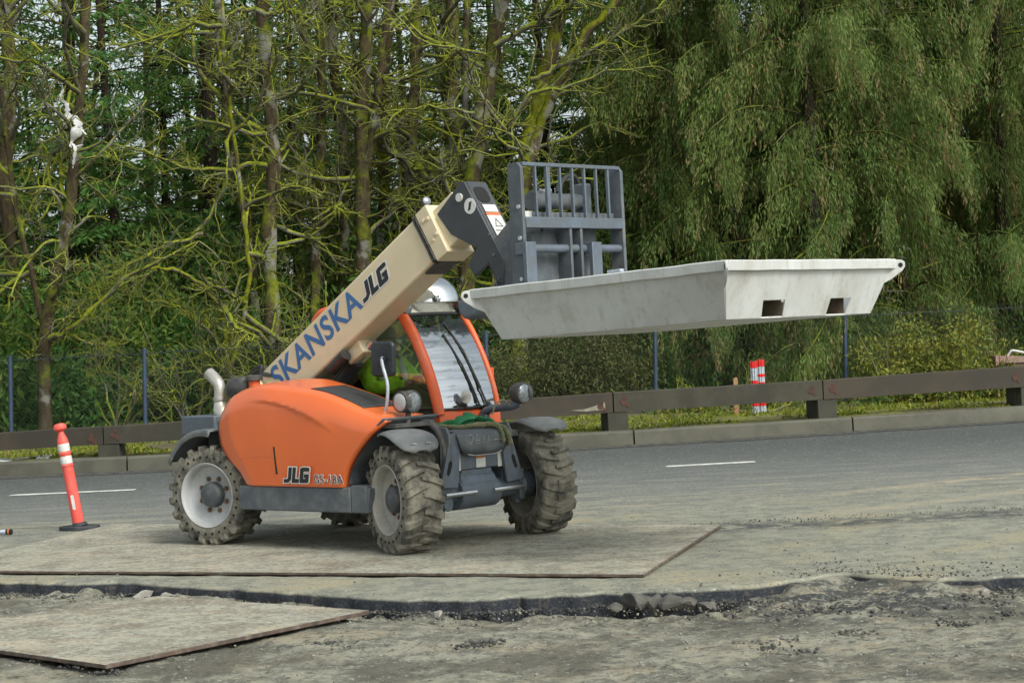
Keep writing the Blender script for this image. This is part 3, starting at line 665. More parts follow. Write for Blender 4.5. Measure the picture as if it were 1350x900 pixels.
WHERE = ['behind the tree at the left frame edge', 'behind the torn white plastic bag', 'left of the blue fence post at the left', 'right of the blue fence post at the left', 'behind the arching vine maple', 'behind the exhaust pipe', 'behind the letters on the boom', 'behind the leaning cluster above the boom', 'above the middle of the boom', 'above the cab roof', 'behind the boom head', 'behind the left bars of the fork carriage', 'behind the middle of the fork carriage', 'behind the right bars of the fork carriage', 'just right of the fork carriage', 'above the left rim of the white tub', 'above the near corner of the white tub']
for i, ((px, Y), wh) in enumerate(zip(FAR, WHERE)):
    x = at(px, 450, Y)[0]; put_tree(PROTO[i % 3], i % 3, 'dark green conifer deep in the wood '+wh, x, Y, RNG.uniform(.8, 1.05), RNG.uniform(0, 6.28))
FARW = ['left of the torn white bag', 'straight above the orange delineator post', 'just right of the torn white bag', 'above the left fence post', 'between the vine maple and the straight grey tree', 'over the reddish brown thick tree', 'over the boom head', 'over the fork carriage', 'over the left end of the drooping cedars']
for i, px in enumerate((-60, 60, 130, 200, 330, 470, 600, 720, 860)):       # second row, taller
    Y = 52+4*(i % 3); x = at(px, 450, Y)[0]
    put_tree(PROTO[(i+1) % 3], (i+1) % 3, 'conifer in the farthest row '+FARW[i], x, Y, RNG.uniform(.85, 1.0), RNG.uniform(0, 6.28), group='farthest conifers', sz=(.62, .8, .5)[i % 3])
for i in range(19):       # wood going on beyond the frame
    x = (-17, -21, -26, 16, 20, 25, 31, -33, 38, -11.5, -12.8, -14.2, -15.4, -18.5, -23.5, -29, 13, 14.5, 18)[i]; put_tree(PROTO[i % 3], i % 3, 'conifer of the wood growing on beyond the edge of the view', x, (42 if i < 9 else 35)+3*(i % 3)+.25*abs(x), RNG.uniform(.9, 1.15), RNG.uniform(0, 6.28), group='conifers beyond the view')
# ---- low dense undergrowth that closes the wood near the ground
def bush_mesh(name, n, rx, ry, rz, ll, lw, mat, parent=None, droop=.2, blobs=26):
    lv = Leaves(); B = RNG.normal(size=(blobs, 3)); B = norm(B)*RNG.uniform(.25, .95, (blobs, 1)); B[:, 2] = np.abs(B[:, 2])
    per = n//blobs
    for b in B:
        rr = RNG.uniform(.2, .38); q = norm(RNG.normal(size=(per, 3)))*(RNG.random((per, 1))**.4)*rr+b
        q = q[(q[:, 2] > .01)]; d = q-b+np.array([0, 0, .15-droop])+RNG.normal(size=q.shape)*.2
        lv.add(q*np.array([rx, ry, rz]), d, RNG.uniform(.6, 1.3, len(q))*ll, RNG.uniform(.6, 1.3, len(q))*lw, r=np.clip(RNG.random()*.5+RNG.random(len(q))*.5, 0, 1))
    return lv.build(name, mat, parent)
BUSHX = [(-9.8, 36.2), (-11.5, 36.8), (-13.3, 36.5), (-15.2, 37.2), (-17.5, 37.8), (-20, 38.4), (10.6, 37.6), (12.6, 38.6), (15, 39.6)]
UB = [bush_mesh('foliage', 9000, 2.2, 1.2, 2.6, .16, .05, 'needle2'), bush_mesh('foliage', 9000, 2.0, 1.2, 2.2, .15, .05, 'needle')]
ux = set()
def put_bush(k, label, px, Y, s, sz=1., group='dark evergreen bushes under the trees'):
    x = at(px, 500, Y)[0]; t = thing('evergreen_bush', label, 'bush', (x, Y, floor_z(x, Y)-.1), RNG.uniform(0, 6.28), group); t.scale = (s, s, s*sz)
    f = UB[k]
    if k in ux: f = f.copy(); COL.objects.link(f)
    ux.add(k); f.parent = t
for i, (px, Y, s, sz, lab) in enumerate([(-10, 36.5, 1, 1.2, 'at the left frame edge'), (105, 36.8, 1, 1.1, 'behind the orange delineator post'), (185, 37.5, 1.1, 1.2, 'behind the left fence post'), (265, 37, 1, 1.1, 'left of the exhaust pipe'), (330, 38, 1.1, 1.3, 'behind the exhaust pipe'), (410, 38.5, 1.1, 1.2, 'behind the lower end of the boom'), (490, 38, 1.1, 1.3, 'behind the mirror of the cab'), (570, 38, 1.1, 1.3, 'above the cab roof'), (640, 38, 1, 1.2, 'behind the left end of the tub'), (720, 37.5, 1, 1.3, 'behind the fork carriage'), (820, 37.5, 1, 1.2, 'right of the fork carriage'), (900, 37, 1, 1., 'behind the tub and the straight fence post'), (1000, 37, 1, 1., 'behind the red and white marker'), (1180, 37.5, 1, 1.1, 'behind the right end of the tub'), (1300, 37.5, 1, 1.1, 'behind the brown box at the right')]):
    put_bush(i % 2, 'dark evergreen bush low under the trees '+lab, px, Y, s, sz)
for i, (x, y) in enumerate(BUSHX):
    put_bush(i % 2, 'dark evergreen bush under the trees just beyond the edge of the view', 675+x/y*FPX, y, 1.1, 1.2, group='evergreen bushes beyond the view')
# olive-brown thicket behind the guardrail under the tub
x = at(745, 500, 34.6)[0]; t = thing('thicket', 'dense olive brown thicket filling the gap under the white tub behind the guardrail', 'bush', (x, 34.6, .25))
bush_mesh('foliage', 26000, 1.75, .8, 1.9, .10, .022, 'thicket', t, .35, 60)
# ---- drooping cedars at the right
def cedar_proto(h, nb, L0, ns, tr, mat='cedar', zmin=.7):
    lv = Leaves(); tb = Tubes()
    for k in range(nb):
        zb = zmin+(h-zmin)*(k+RNG.random())/nb; a = RNG.uniform(0, 6.28); L = (L0*(1-(zb/h)*.75))*RNG.uniform(.6, 1.1)
        n = max(6, int(L/.1)); t = np.linspace(0, 1, n); rd = np.array([np.cos(a), np.sin(a), 0]); sd = np.array([-np.sin(a), np.cos(a), 0])
        P = rd[None]*(t*L)[:, None]; P[:, 2] = zb+.30*L*t-.46*L*t**2+.06*L*np.sin(t*5+a*3)*t; P += sd[None]*(.1*L*np.sin(t*3+a))[:, None]
        tb.add(P[::2], np.linspace(.03, .006, len(P[::2])), 4)
        tone = RNG.random()*.55
        for i in range(0, n):
            for _ in range(ns):
                s0 = P[i]+sd*RNG.uniform(-.5, .5)*L*.35*(1.1-t[i])+RNG.normal(size=3)*.04; s0[2] -= RNG.random()**2*.5*(RNG.random() < .5); H = RNG.uniform(.25, .8)*(.55+.45*t[i]); q = max(5, int(H/.027))
                u = np.linspace(0, 1, q); c = s0[None]+np.stack([.10*H*np.sin(u*2+a)+u*rd[0]*.08, .10*H*np.cos(u*2+a)+u*rd[1]*.08, -u*H], 1)+RNG.normal(size=(q, 3))*np.array([1, 1, .5])*(.062*(1.1-u)*(.35+np.minimum(u*4, 1)))[:, None]
                lat = RNG.normal(size=(q, 3))*np.array([1, 1, 0]); d = lat*.42*(1.15-u)[:, None]+rd[None]*.22+RNG.normal(size=(q, 3))*.12+np.array([0, 0, -1.]); c = c+lat*.03*(1.1-u)[:, None]
                lv.add(c, d, RNG.uniform(.06, .15, q), RNG.uniform(.012, .028, q), r=np.clip(tone+RNG.random()*.35+RNG.random(q)*.2, 0, 1), r2=np.clip(RNG.random()*.9+u*.18, 0, 1))
    f = lv.build('crown', mat); br = tb.build('branches', 'bark_moss')
    m = MB(); m.tube([(0, 0, -.4), (.05, 0, h*.3), (.0, .05, h*.65), (0, 0, h)], [tr*1.3, tr, tr*.65, .03], 10); tk = m.build('trunk', 'bark_dark')
    return [tk, f, br]
CP = [cedar_proto(13, 92, 3.3, 5, .12), cedar_proto(11.5, 80, 3.0, 5, .10)]
for i, (px, Y, s, lab) in enumerate([(905, 37.2, .95, 'thin drooping cedar just right of the fork carriage'), (985, 36, 1., 'drooping cedar above the near corner of the white tub'), (1085, 35.7, 1.02, 'drooping cedar above the two fork pockets of the tub'), (1200, 36.2, 1.05, 'drooping cedar above the right end of the white tub'), (1320, 36.8, 1., 'drooping cedar at the right frame edge'), (1030, 39, 1.1, 'shaded cedar behind the nearer drooping cedars over the tub'), (1150, 39.4, 1.1, 'shaded cedar behind the right end of the tub'), (1265, 40, 1.1, 'shaded cedar deep at the right'), (1370, 40.5, 1.15, 'shaded cedar deep behind the brown box at the right edge'), (1130, 37.6, .98, 'drooping cedar in the second rank above the fork pockets'), (1255, 38.2, 1.0, 'drooping cedar in the second rank between the tub end and the right edge'), (930, 40, 1.1, 'shaded cedar deep between the fork carriage and the near corner of the tub'), (1430, 38, 1.1, 'drooping cedar just past the right frame edge')]):
    put_tree(CP[i % 2], 10+i % 2, lab, at(px, 450, Y)[0], Y, s, RNG.uniform(0, 6.28), 'drooping_cedar', 'drooping cedars at the right')
# ---- brambles and low plants on the verge
x = at(1225, 480, 33.0)[0]; t = thing('bramble_bush', 'yellow green bramble bush behind the guardrail right of the right fence post', 'bush', (x, 33.1, .25)); bush_mesh('foliage', 6500, 1.55, .7, 1.45, .085, .04, 'bramble', t, .1, 34)
tb = Tubes()
for _ in range(26): grow(tb, np.array([RNG.uniform(-.8, .8), RNG.uniform(-.3, .3), 0]), (RNG.uniform(-.5, .5), 0, 1), RNG.uniform(.8, 1.5), .012, 1, 2, SIDES, (0, 4), gn=.5)
tb.build('stems', 'twig_moss', t)
for px, Y, s, lab in [(905, 32.9, .75, 'small twiggy bramble right of the straight blue fence post'), (1010, 33, .8, 'small bramble behind the red and white marker'), (1330, 32.8, .9, 'bramble under the brown box at the right edge')]:
    x = at(px, 520, Y)[0]; t = thing('bramble_bush', lab, 'bush', (x, Y, .2)); bush_mesh('foliage', 1100, .7*s, .4*s, .7*s, .07, .032, 'bramble', t, .1, 16); tb = Tubes()
    for _ in range(16): grow(tb, np.array([RNG.uniform(-.5, .5)*s, RNG.uniform(-.2, .2), 0]), (RNG.uniform(-.6, .6), 0, 1), RNG.uniform(.5, 1.0)*s, .009, 1, 2, SIDES, (0, 4), gn=.5)
    tb.build('stems', 'twig_moss', t)
# grass and moss tufts of the verge
n = 26000; gx = RNG.uniform(-13, 13, n); gd = RNG.random(n)**1.25*3.4+.58; ok = np.array([fbm(a, b, .9, 3) > -.18 for a, b in zip(gx, gd)]); gx, gd = gx[ok], gd[ok]
gy = np.array([kerb_y(a) for a in gx])+gd; gz = np.array([floor_z(a, b) for a, b in zip(gx, gy)])-.01
lv = Leaves(); hh = RNG.uniform(.025, .075, len(gx))*np.where(RNG.random(len(gx)) > .95, 2.2, 1)
lv.add(np.stack([gx, gy, gz], 1), RNG.normal(size=(len(gx), 3))*.5+np.array([0, 0, 1.]), hh, RNG.uniform(.014, .045, len(gx)))
tag(lv.build('grass', 'grass'), 'mossy yellow green grass along the verge behind the kerb', 'grass', kind='stuff')
n = 7000; gx = RNG.uniform(-13, 13, n); gd = RNG.uniform(2.2, 5.2, n); ok = np.array([fbm(a+40, b, .6, 3) > .02 for a, b in zip(gx, gd)]); gx, gd = gx[ok], gd[ok]
gy = np.array([kerb_y(a) for a in gx])+gd; gz = np.array([floor_z(a, b) for a, b in zip(gx, gy)])+RNG.random(len(gx))*.3
lv = Leaves(); lv.add(np.stack([gx, gy, gz], 1), RNG.normal(size=(len(gx), 3)), RNG.uniform(.06, .12, len(gx)), RNG.uniform(.03, .06, len(gx)))
tag(lv.build('ground_cover', 'fern'), 'low leafy ground cover at the foot of the trees', 'ground cover', kind='stuff')
# ================================================================== THE TELEHANDLER (local frame: x forward, y left, z up)
MX, MY, MYAW = -1.19014, 16.34427, -.75191
TH = thing('telehandler', 'orange telehandler with raised cream boom carrying the white tub', 'telehandler', (MX, MY, 0), MYAW)
def part(m, name, mat, **k): return m.build(name, mat, k.pop('parent', TH), **k)
LX = (1, 0, 0); LY = (0, 1, 0); LZ = (0, 0, 1)
# ---- wheels
def wheel_meshes(rimmat):
    ty = MB(); H = .15
    prof = [(.262, -.135), (.27, -.15), (.30, -.158), (.345, -.155), (.372, -.143), (.388, -.12), (.392, -.06), (.393, 0), (.392, .06), (.388, .12), (.372, .143), (.345, .155), (.30, .158), (.27, .15), (.262, .135)]
    ty.lathe(prof, n=56)
    N = 20
    for k in range(N):
        for sg in (-1, 1):
            a0 = 2*math.pi*(k+(.5 if sg > 0 else 0))/N
            P = []     # lug bar from sidewall shoulder over the crown past the centre line
            for (y, r0, r1, da, w) in ((.155, .325, .352, -.055, .050), (.157, .352, .392, -.045, .058), (.145, .370, .414, -.02, .062), (.085, .385, .417, .035, .056), (.02, .388, .416, .085, .044), (-.022, .388, .412, .10, .036)):
                for rr in (r0, r1):
                    for s in (-1, 1):
                        a = a0+da+s*w/2/.4*(1 if rr == r0 else .78); P.append((rr*math.cos(a), sg*y, rr*math.sin(a)))
            F = []
            for i in range(5):
                b = i*4; F += [(b, b+1, b+5, b+4), (b+2, b+6, b+7, b+3), (b, b+4, b+6, b+2), (b+1, b+3, b+7, b+5)]
            F += [(0, 2, 3, 1), (20, 21, 23, 22)]; ty.add(P, F)
    ty.cur = 1
    for k in range(28):
        a = 2*math.pi*k/28; c = (.322*math.cos(a), .322*math.sin(a))
        ty.cyl((c[0], -.1572, c[1]), (c[0], -.1605, c[1]), .0115, 8)
    return ty
TYRE = None
def wheel(x, y, rz, rimmat, flip):
    global TYRE
    wh = MB(); wh.lathe([(0, -.135), (.045, -.135), (.06, -.130), (.085, -.122), (.098, -.112), (.104, -.09), (.106, -.04), (.106, .12), (0, .12)], n=24)
    o = wh.build('wheel', 'hub', TH, smooth=40); o.location = (x, y, .415); o.rotation_euler = (0, R(7*x), rz+(math.pi if flip else 0))
    if TYRE is None:
        TYRE = [wheel_meshes(0).build('tyre', ['rubber', 'hole'], o, smooth=30).data]
    else:
        t = bpy.data.objects.new('tyre', TYRE[0]); COL.objects.link(t); t.parent = o
    r = MB(); r.lathe([(.272, -.150), (.268, -.158), (.258, -.152), (.248, -.125), (.240, -.07), (.215, -.052), (.12, -.045), (.085, -.04), (.085, -.02), (.215, -.035), (.236, -.04), (.240, .06), (.25, .13), (.268, .152), (.272, .150), (.262, .13), (.262, -.13)], n=48, close=True)
    r.build('rim', rimmat, o, smooth=45)
    nm = None
    for k in range(8):
        a = 2*math.pi*(k+.3)/8; c = (.140*math.cos(a), .140*math.sin(a))
        if nm is None:
            m = MB(); m.cyl((0, -.046, 0), (0, -.062, 0), .021, 6); m.cyl((0, -.062, 0), (0, -.07, 0), .012, 8); n = m.build('lug_nut', 'nut', o, smooth=30); nm = n.data
        else:
            n = bpy.data.objects.new('lug_nut', nm); COL.objects.link(n); n.parent = o
        n.location = (c[0], 0, c[1])
    return o
wheel(-1.13, -.75, R(13), 'rim', False); wheel(1.13, -.75, R(-19), 'rim_dusty', False)
wheel(1.13, .75, R(-19), 'rim_dusty', True); wheel(-1.13, .75, R(13), 'rim_dusty', True)
# ---- fenders: curved flaps over the tyres
def fender(name, x, y, rz, r, a0, a1, wdt, mat, lip=0, parent=None):
    P = []
    for i in range(17):
        f = i/16; a = R(a0+(a1-a0)*f); e = max(0, 1-abs(2*f-1)**3.2)**.45; row = []
        for j in range(9):
            v = (j/4-1); ww = wdt/2*(.30+.70*e); dr = -.028*abs(v)**3
            row.append(((r+dr)*math.cos(a), v*ww, (r+dr)*math.sin(a)))
        P.append(row)
    m = MB(); m.grid(P); o = part(m, name, mat, smooth=60, solid=.012); o.location = (x, y, .415); o.rotation_euler = (0, 0, rz); return o
f = fender('fender', 1.13, -.74, R(-19), .525, 46, 112, .37, 'fender')
for dy in (-.06, .06):
    m = MB(); m.tube([(.325, dy-.02, .424), (.322, dy, .431), (.325, dy+.02, .424)], .006, 6); m.build('fender_clip', 'chrome', f)
fender('fender', 1.13, .78, R(-19), .525, 56, 152, .40, 'fender')
def band_fender(y0, y1):
    P = []
    for i in range(15):
        a = R(78+(150-78)*i/14); r = .545
        P.append([(-1.13+rr*math.cos(a), yy, .415+rr*math.sin(a)) for rr, yy in ((r-.05, y0), (r, y0+.015), (r+.003, (y0+y1)/2), (r, y1))])
    m = MB(); m.grid(P); return part(m, 'fender', 'fender', smooth=50, solid=.012)
band_fender(-.91, -.50); band_fender(.50, .91)
m = MB(); m.box(-1.40, -1.0, -.62, -.50, .72, .96); part(m, 'fender_bracket', 'steel_dark', bevel=.01)
# ---- chassis, axles, skirt
m = MB(); m.prism([(-1.62, .62), (-1.5, .42), (-.75, .33), (.95, .33), (1.05, .5), (1.05, .78), (.6, .9), (-1.3, .95), (-1.62, .92)], -.31, .31)
part(m, 'chassis', 'steel_dark', bevel=.015)
for xa in (1.13, -1.13):
    m = MB(); m.tube([(xa, -.62, .415), (xa, -.52, .415), (xa, -.5, .415), (xa, -.24, .41), (xa, -.235, .40), (xa, .20, .40), (xa, .205, .41), (xa, .5, .415), (xa, .52, .415), (xa, .62, .415)], [.10, .10, .072, .078, .125, .125, .085, .075, .10, .10], 16)
    ax = part(m, 'axle', 'steel_blue', smooth=40)
    for s in (-1, 1):
        m = MB(); m.box(xa-.07, xa+.07, s*.5-.03, s*.5+.03, .30, .54); m.cyl((xa, s*.5, .27), (xa, s*.5, .57), .035, 10); m.build('steering_knuckle', 'steel_dark', ax, bevel=.008)
        m = MB(); m.cyl((xa+.13*np.sign(xa), s*.10, .41), (xa+.13*np.sign(xa), s*.44, .41), .02, 8); m.build('steering_rod', 'chrome', ax)
m = MB(); m.box(-.69, .655, -.88, -.30, .305, .503); m.box(.659, .835, -.875, -.32, .305, .52); part(m, 'side_skirt', 'steel_dark', bevel=.012)
m = MB(); m.box(-.69, .80, .30, .86, .305, .62); part(m, 'side_step', 'steel_dark', bevel=.012)
# ---- orange engine hood
CZ = [(-.965, 1.06), (-.93, 1.135), (-.86, 1.195), (-.755, 1.243), (-.6, 1.285), (-.457, 1.306), (-.30, 1.302), (-.17, 1.290), (.08, 1.265), (.32, 1.23), (.56, 1.165), (.80, 1.085), (1.075, 1.03)]
XR = [(.50, -.625), (.60, -.70), (.688, -.805), (.77, -.885), (.844, -.930), (.95, -.955), (1.07, -.965)]
XF = [(.50, .580), (.58, .605), (.66, .65), (.74, .715), (.813, .790), (.90, .895), (.97, .995), (1.03, 1.075)]
ZI = [(-.95, 1.20), (-.80, 1.29), (-.6, 1.335), (-.30, 1.335), (-.1, 1.30), (.2, 1.225), (.5, 1.138), (.7, 1.055), (.86, 1.03)]
ip = lambda T, v: float(np.interp(v, [a for a, b in T], [b for a, b in T]))
smooth_ = lambda T: [(a, b) for a, b in cr(T, 60)]
CZ, XR, XF, ZI = smooth_(CZ), smooth_(XR), smooth_(XF), smooth_(ZI)
NU, NV = 64, 52
def side_pt(u, v):
    xc = -.962+u*(1.072+.962); zc = ip(CZ, xc)-.02
    zl = 1.05+(1.02-1.05)*u; zz = .503+v*(zl-.503)
    x = ip(XR, zz)+u*(ip(XF, zz)-ip(XR, zz)); z = .503+v*(zc-.503)
    bul = .018*math.sin(math.pi*min(1, v*1.02))*math.sin(math.pi*(.12+.76*u))
    dz_ = z-(1.145-.30*(x+.25)**2-.10*x); cre = -(.020*math.exp(-dz_/.09)*min(1, dz_/.012) if dz_ > 0 else 0)*math.exp(-((x-.0)/.42)**4)   # pressed styling crease
    y = -.885-bul+cre+.10*max(0, v-.80)**2/.04*.45+.03*max(0, .1-u)/.1*1.2
    return (x, y, z)
def top_pt(u, w):
    x0, y0, z0 = side_pt(u, 1); xi = -.95+u*(.86+.95); yi = -.24; zi = ip(ZI, xi)
    rr = 1-(1-min(w*7, 1))**2
    return (x0+(xi-x0)*w, y0+(yi-y0)*w, z0+(zi-z0)*w+.030*rr*(1-w)**.5*(1 if .02 < u < .98 else .2))
m = MB(); P = []
for i in range(NU+1):
    u = i/NU; P.append([side_pt(u, j/NV) for j in range(NV+1)]+[top_pt(u, (j/14)**1.5) for j in range(1, 15)])
m.grid(P)
for e, sgn in ((0, -1), (NU, 1)):            # returned ends
    Q = P[e]; m.grid([Q[:NV+1], [(x, y+.06, z) for x, y, z in Q[:NV+1]]])
hood = part(m, 'engine_hood', 'orange', smooth=50, solid=.006)
m = MB(); P = [[tuple(np.array(top_pt(.545+.305*i/14+.030*j/8*0, .13+.72*j/8))+np.array([.025*j/8*i/14, 0, .006])) for j in range(9)] for i in range(15)]
m.grid(P); m.build('hood_grille', 'grille', hood, smooth=60, solid=.006)
m = MB(); fx = lambda X, v: min((side_pt(q/200, v) for q in range(200)), key=lambda p: abs(p[0]-X)); m.tube([(q[0], q[1]-.0005, q[2]) for q in (side_pt(.10+.32*k/12, .30) for k in range(13))], .0028, 5); m.build('hood_seam', 'hole', hood); m = MB(); a, b = fx(-.185, .42), fx(-.178, .13)
m.tube([(a[0], a[1]+.004, a[2]), ((a[0]+b[0])/2, (a[1]+b[1])/2+.003, (a[2]+b[2])/2), (b[0], b[1]+.002, b[2])], .016, 8, flat=.55); m.build('hood_slot', 'hole', hood)
# inner wheel-arch liner in front of and behind the hood
m = MB(); P = []
for z, x in XF[::4]+[XF[-1]]: P.append([(x-.012, yy, z) for yy in (-.872, -.8, -.5, -.28)])
m.grid(P); part(m, 'wheel_arch_liner', 'steel_dark', smooth=60, solid=.012); m = MB(); m.grid([[(x+.012, yy, z) for yy in (-.86, -.5, -.28)] for z, x in XR[::4]]); part(m, 'wheel_arch_liner', 'dusty_black', smooth=60, solid=.012)
m = MB(); m.prism([(.83, .31), (.86, .50), (.60, .51), (.60, .31)], -.86, -.34); part(m, 'mud_guard', 'steel_dark', bevel=.01)
m = MB(); m.prism([(.60, .52), (.66, .68), (.79, .81), (.90, .91), (1.05, 1.0), (1.05, .55), (.95, .52)], -.36, -.30); part(m, 'inner_panel', 'dusty_black', bevel=.006)
# ---- decals on the hood
JLG = [[(.235, 1.), (.40, 1.), (.40, .20), (.24, 0), (.0, 0), (0, .22), (.17, .22), (.235, .30)],
       [(.47, 1.), (.635, 1.), (.635, .24), (.86, .24), (.86, 0), (.47, 0)],
       [(1.02, 1.), (1.36, 1.), (1.42, .94), (1.42, .76), (1.09, .76), (1.09, .24), (1.25, .24), (1.25, .36), (1.17, .36), (1.17, .56), (1.42, .56), (1.42, .06), (1.36, 0), (.98, 0), (.92, .06), (.92, .94)]]
def jlg(O, ex, ey, h, sh, parent, lift, W=1.72):
    def tf(p, g=0):
        cx, cy = np.mean(p, 0); out = []
        n = len(p)
        for i in range(n):
            a, b, c = np.array(p[i-1]), np.array(p[i]), np.array(p[(i+1) % n]); e1 = norm(b-a); e2 = norm(c-b)
            n1 = np.array([e1[1], -e1[0]]); n2 = np.array([e2[1], -e2[0]]); area = sum(p[k][0]*p[(k+1) % n][1]-p[(k+1) % n][0]*p[k][1] for k in range(n)); s = 1 if area > 0 else -1
            bb = b+s*g*(n1+n2)/max(.5, 1+float(n1@n2)); out.append((h*(W*bb[0]+sh*bb[1]), h*bb[1]))
        return out
    for i, p in enumerate(JLG): poly_sheet('letter_outline', 'white_letter', parent, [tf(p, .075)], O, ex, ey, lift+.0003*i)
    for p in JLG: poly_sheet('letter', 'black_letter', parent, [tf(p, .012)], O, ex, ey, lift+.002)
a = side_pt(.66, .07); b = side_pt(.80, .07)
jlg((-.085, -.9035, .538), (1, -.012, 0), (0, -.10, 1), .122, .30, hood, .005)
text_mesh('model_outline', 'G5-18A', 'white_letter', hood, (.280, -.905, .538), (1, .0, 0), (0, -.09, 1), .094, .0050, .0, 1.16, .004)
text_mesh('model_letters', 'G5-18A', 'black_letter', hood, (.280, -.905, .538), (1, .0, 0), (0, -.09, 1), .094, -.0010, .0, 1.16, .007)
# ---- rear: counterweight, exhaust, air intake
m = MB(); m.box(-1.76, -1.30, -.62, .62, .905, 1.065); part(m, 'rear_bumper', 'steel_blue', bevel=.012)
m = MB(); m.prism([(-1.72, .45), (-1.35, .38), (-1.28, .9), (-1.72, .9)], -.5, .5); part(m, 'counterweight', 'steel_dark', bevel=.02)
m = MB(); m.tube(cr([(-1.36, -.45, 1.02), (-1.41, -.45, 1.10), (-1.43, -.45, 1.17)], 6), [.066, .075, .078, .07, .06, .052], 14); m.tube(cr([(-1.43, -.45, 1.16), (-1.42, -.45, 1.29), (-1.44, -.45, 1.34), (-1.50, -.45, 1.39), (-1.555, -.45, 1.425)], 14), [.05]*6+[.052]*8, 14)
ex = part(m, 'exhaust_pipe', 'silver', smooth=60)
m = MB(); m.cyl((-1.425, -.45, 1.19), (-1.425, -.45, 1.215), .061, 14); m.build('pipe_clamp', 'chrome', ex)
m = MB(); m.tube([(-1.36, -.40, 1.285), (-1.32, -.38, 1.285), (-1.18, -.34, 1.285), (-1.13, -.33, 1.285)], [.06, .095, .10, .07], 16); part(m, 'air_intake', 'dusty_black', smooth=45)
m = MB(); m.cyl((-1.06, -.36, 1.22), (-1.06, -.36, 1.345), .05, 14); bc = part(m, 'filler_neck', 'orange_dark', smooth=45)
m = MB(); m.tube([(-1.06, -.36, 1.345), (-1.06, -.36, 1.35), (-1.06, -.36, 1.385), (-1.06, -.36, 1.395)], [.06, .075, .075, .05], 14); m.build('cap', 'dusty_black', bc, smooth=45)
# ---- boom
BA = R(30.6); D = np.array([math.cos(BA), 0, math.sin(BA)]); N = np.array([-math.sin(BA), 0, math.cos(BA)]); BO = np.array([-1.221, 0, 1.415])
B = lambda s, t, y: tuple(BO+D*s+N*t+np.array([0, y, 0]))
def bbox(m, s0, s1, t0, t1, y0, y1):
    return m.add([B(s, t, y) for s in (s0, s1) for y in (y0, y1) for t in (t0, t1)], [(0, 1, 3, 2), (4, 6, 7, 5), (0, 4, 5, 1), (2, 3, 7, 6), (0, 2, 6, 4), (1, 5, 7, 3)])
m = MB(); bbox(m, -.28, 2.345, -.405, 0, -.14, .14); boom = part(m, 'boom', 'cream', bevel=.022, seg=3)
m = MB(); bbox(m, 2.33, 2.475, -.435, .012, -.152, .152); col_ = m.build('boom_collar', 'cream', boom, bevel=.008)
for s, t in ((2.385, -.085), (2.435, -.095), (2.395, -.27), (2.447, -.25)):
    m = MB(); c = np.array(B(s, t, -.152)); m.cyl(c, c+[0, -.010, 0], .019, 10); m.cyl(c+[0, -.010, 0], c+[0, -.016, 0], .012, 6); m.build('collar_bolt', 'cream', col_, smooth=30)
for s in (2.292, 2.318):
    m = MB(); m.tube([B(s, .012, .16), B(s, .012, -.10), B(s, .0, -.147), B(s, -.05, -.152), B(s+.004, -.25, -.152), B(s, -.41, -.15), B(s, -.425, -.1)], .009, 8); m.build('hose', 'hose', boom)
m = MB(); bbox(m, 2.40, 2.74, -.40, -.05, -.108, .108); m.build('inner_boom', 'cream', boom, bevel=.012)
m = MB(); bbox(m, -.33, -.02, -.44, -.06, -.10, .10); m.build('boom_bracket', 'cream', boom, bevel=.012); m = MB(); bbox(m, .93, 1.14, -.52, -.40, -.08, .08); m.build('boom_bracket', 'cream', boom, bevel=.012)
m = MB(); bbox(m, 2.13, 2.325, -.425, -.406, -.11, .11); m.build('wear_block', 'dusty_black', boom, bevel=.006)
# work lamp at the boom tip
def round_lamp(name, c, d, r, ln, parent, lens='lens', body='dusty_black'):
    c = Vector(c); d = Vector(d).normalized(); m = MB()
    m.tube([c-d*ln*.55, c-d*ln*.45, c-d*ln*.1, c+d*ln*.4, c+d*ln*.5], [r*.45, r*.75, r, r*1.02, r*.95], 18); o = m.build(name, body, parent, smooth=45)
    m = MB(); m.tube([c+d*ln*.5, c+d*(ln*.5+.004), c+d*(ln*.5+.014)], [r*.86, r*.86, r*.3], 18); m.build('lens', lens, o, smooth=60); return o
round_lamp('work_lamp', B(2.43, .07, -.08), (.8, -.3, .2), .038, .06, boom)
# lettering along the boom
text_mesh('boom_letters', 'SKANSKA', 'blue_letter', boom, B(.085, -.245, -.141), D, N, .288, .006, .0, 1.07, .001)
jlg(B(1.43, -.235, -.141), D, N, .145, .30, boom, .003)
# cylinder, hoses and tower behind the hood
m = MB(); m.tube([B(.2, -.62, .0), B(.95, -.50, .0)], [.062, .062], 14); cy = part(m, 'lift_cylinder', 'hose', smooth=45)
m = MB(); m.cyl(B(.95, -.50, 0), B(1.22, -.47, 0), .034, 12); m.build('cylinder_rod', 'chrome', cy)
m = MB(); m.tube([B(.80, -.48, -.16), B(1.02, -.47, -.16)], [.052, .052], 14); part(m, 'valve_block', 'hose', smooth=45)
for k in range(3):
    m = MB(); m.tube(cr([(-1.5+.03*k, -.12+.05*k, 1.15), (-1.45, -.14+.05*k, 1.36), (-1.22, -.15+.04*k, 1.47-.02*k), B(.0, -.02+.012*k, -.155+.02*k), B(.1, -.1, -.15)], 16), .013, 8); part(m, 'hydraulic_hose', 'hose')
m = MB(); m.prism([(-1.60, .9), (-1.62, 1.15), (-1.48, 1.36), (-1.25, 1.38), (-.95, 1.1), (-.9, .9)], -.21, -.16); m.prism([(-1.60, .9), (-1.62, 1.15), (-1.48, 1.36), (-1.25, 1.38), (-.95, 1.1), (-.9, .9)], .16, .21); part(m, 'boom_tower', 'cream', bevel=.01)
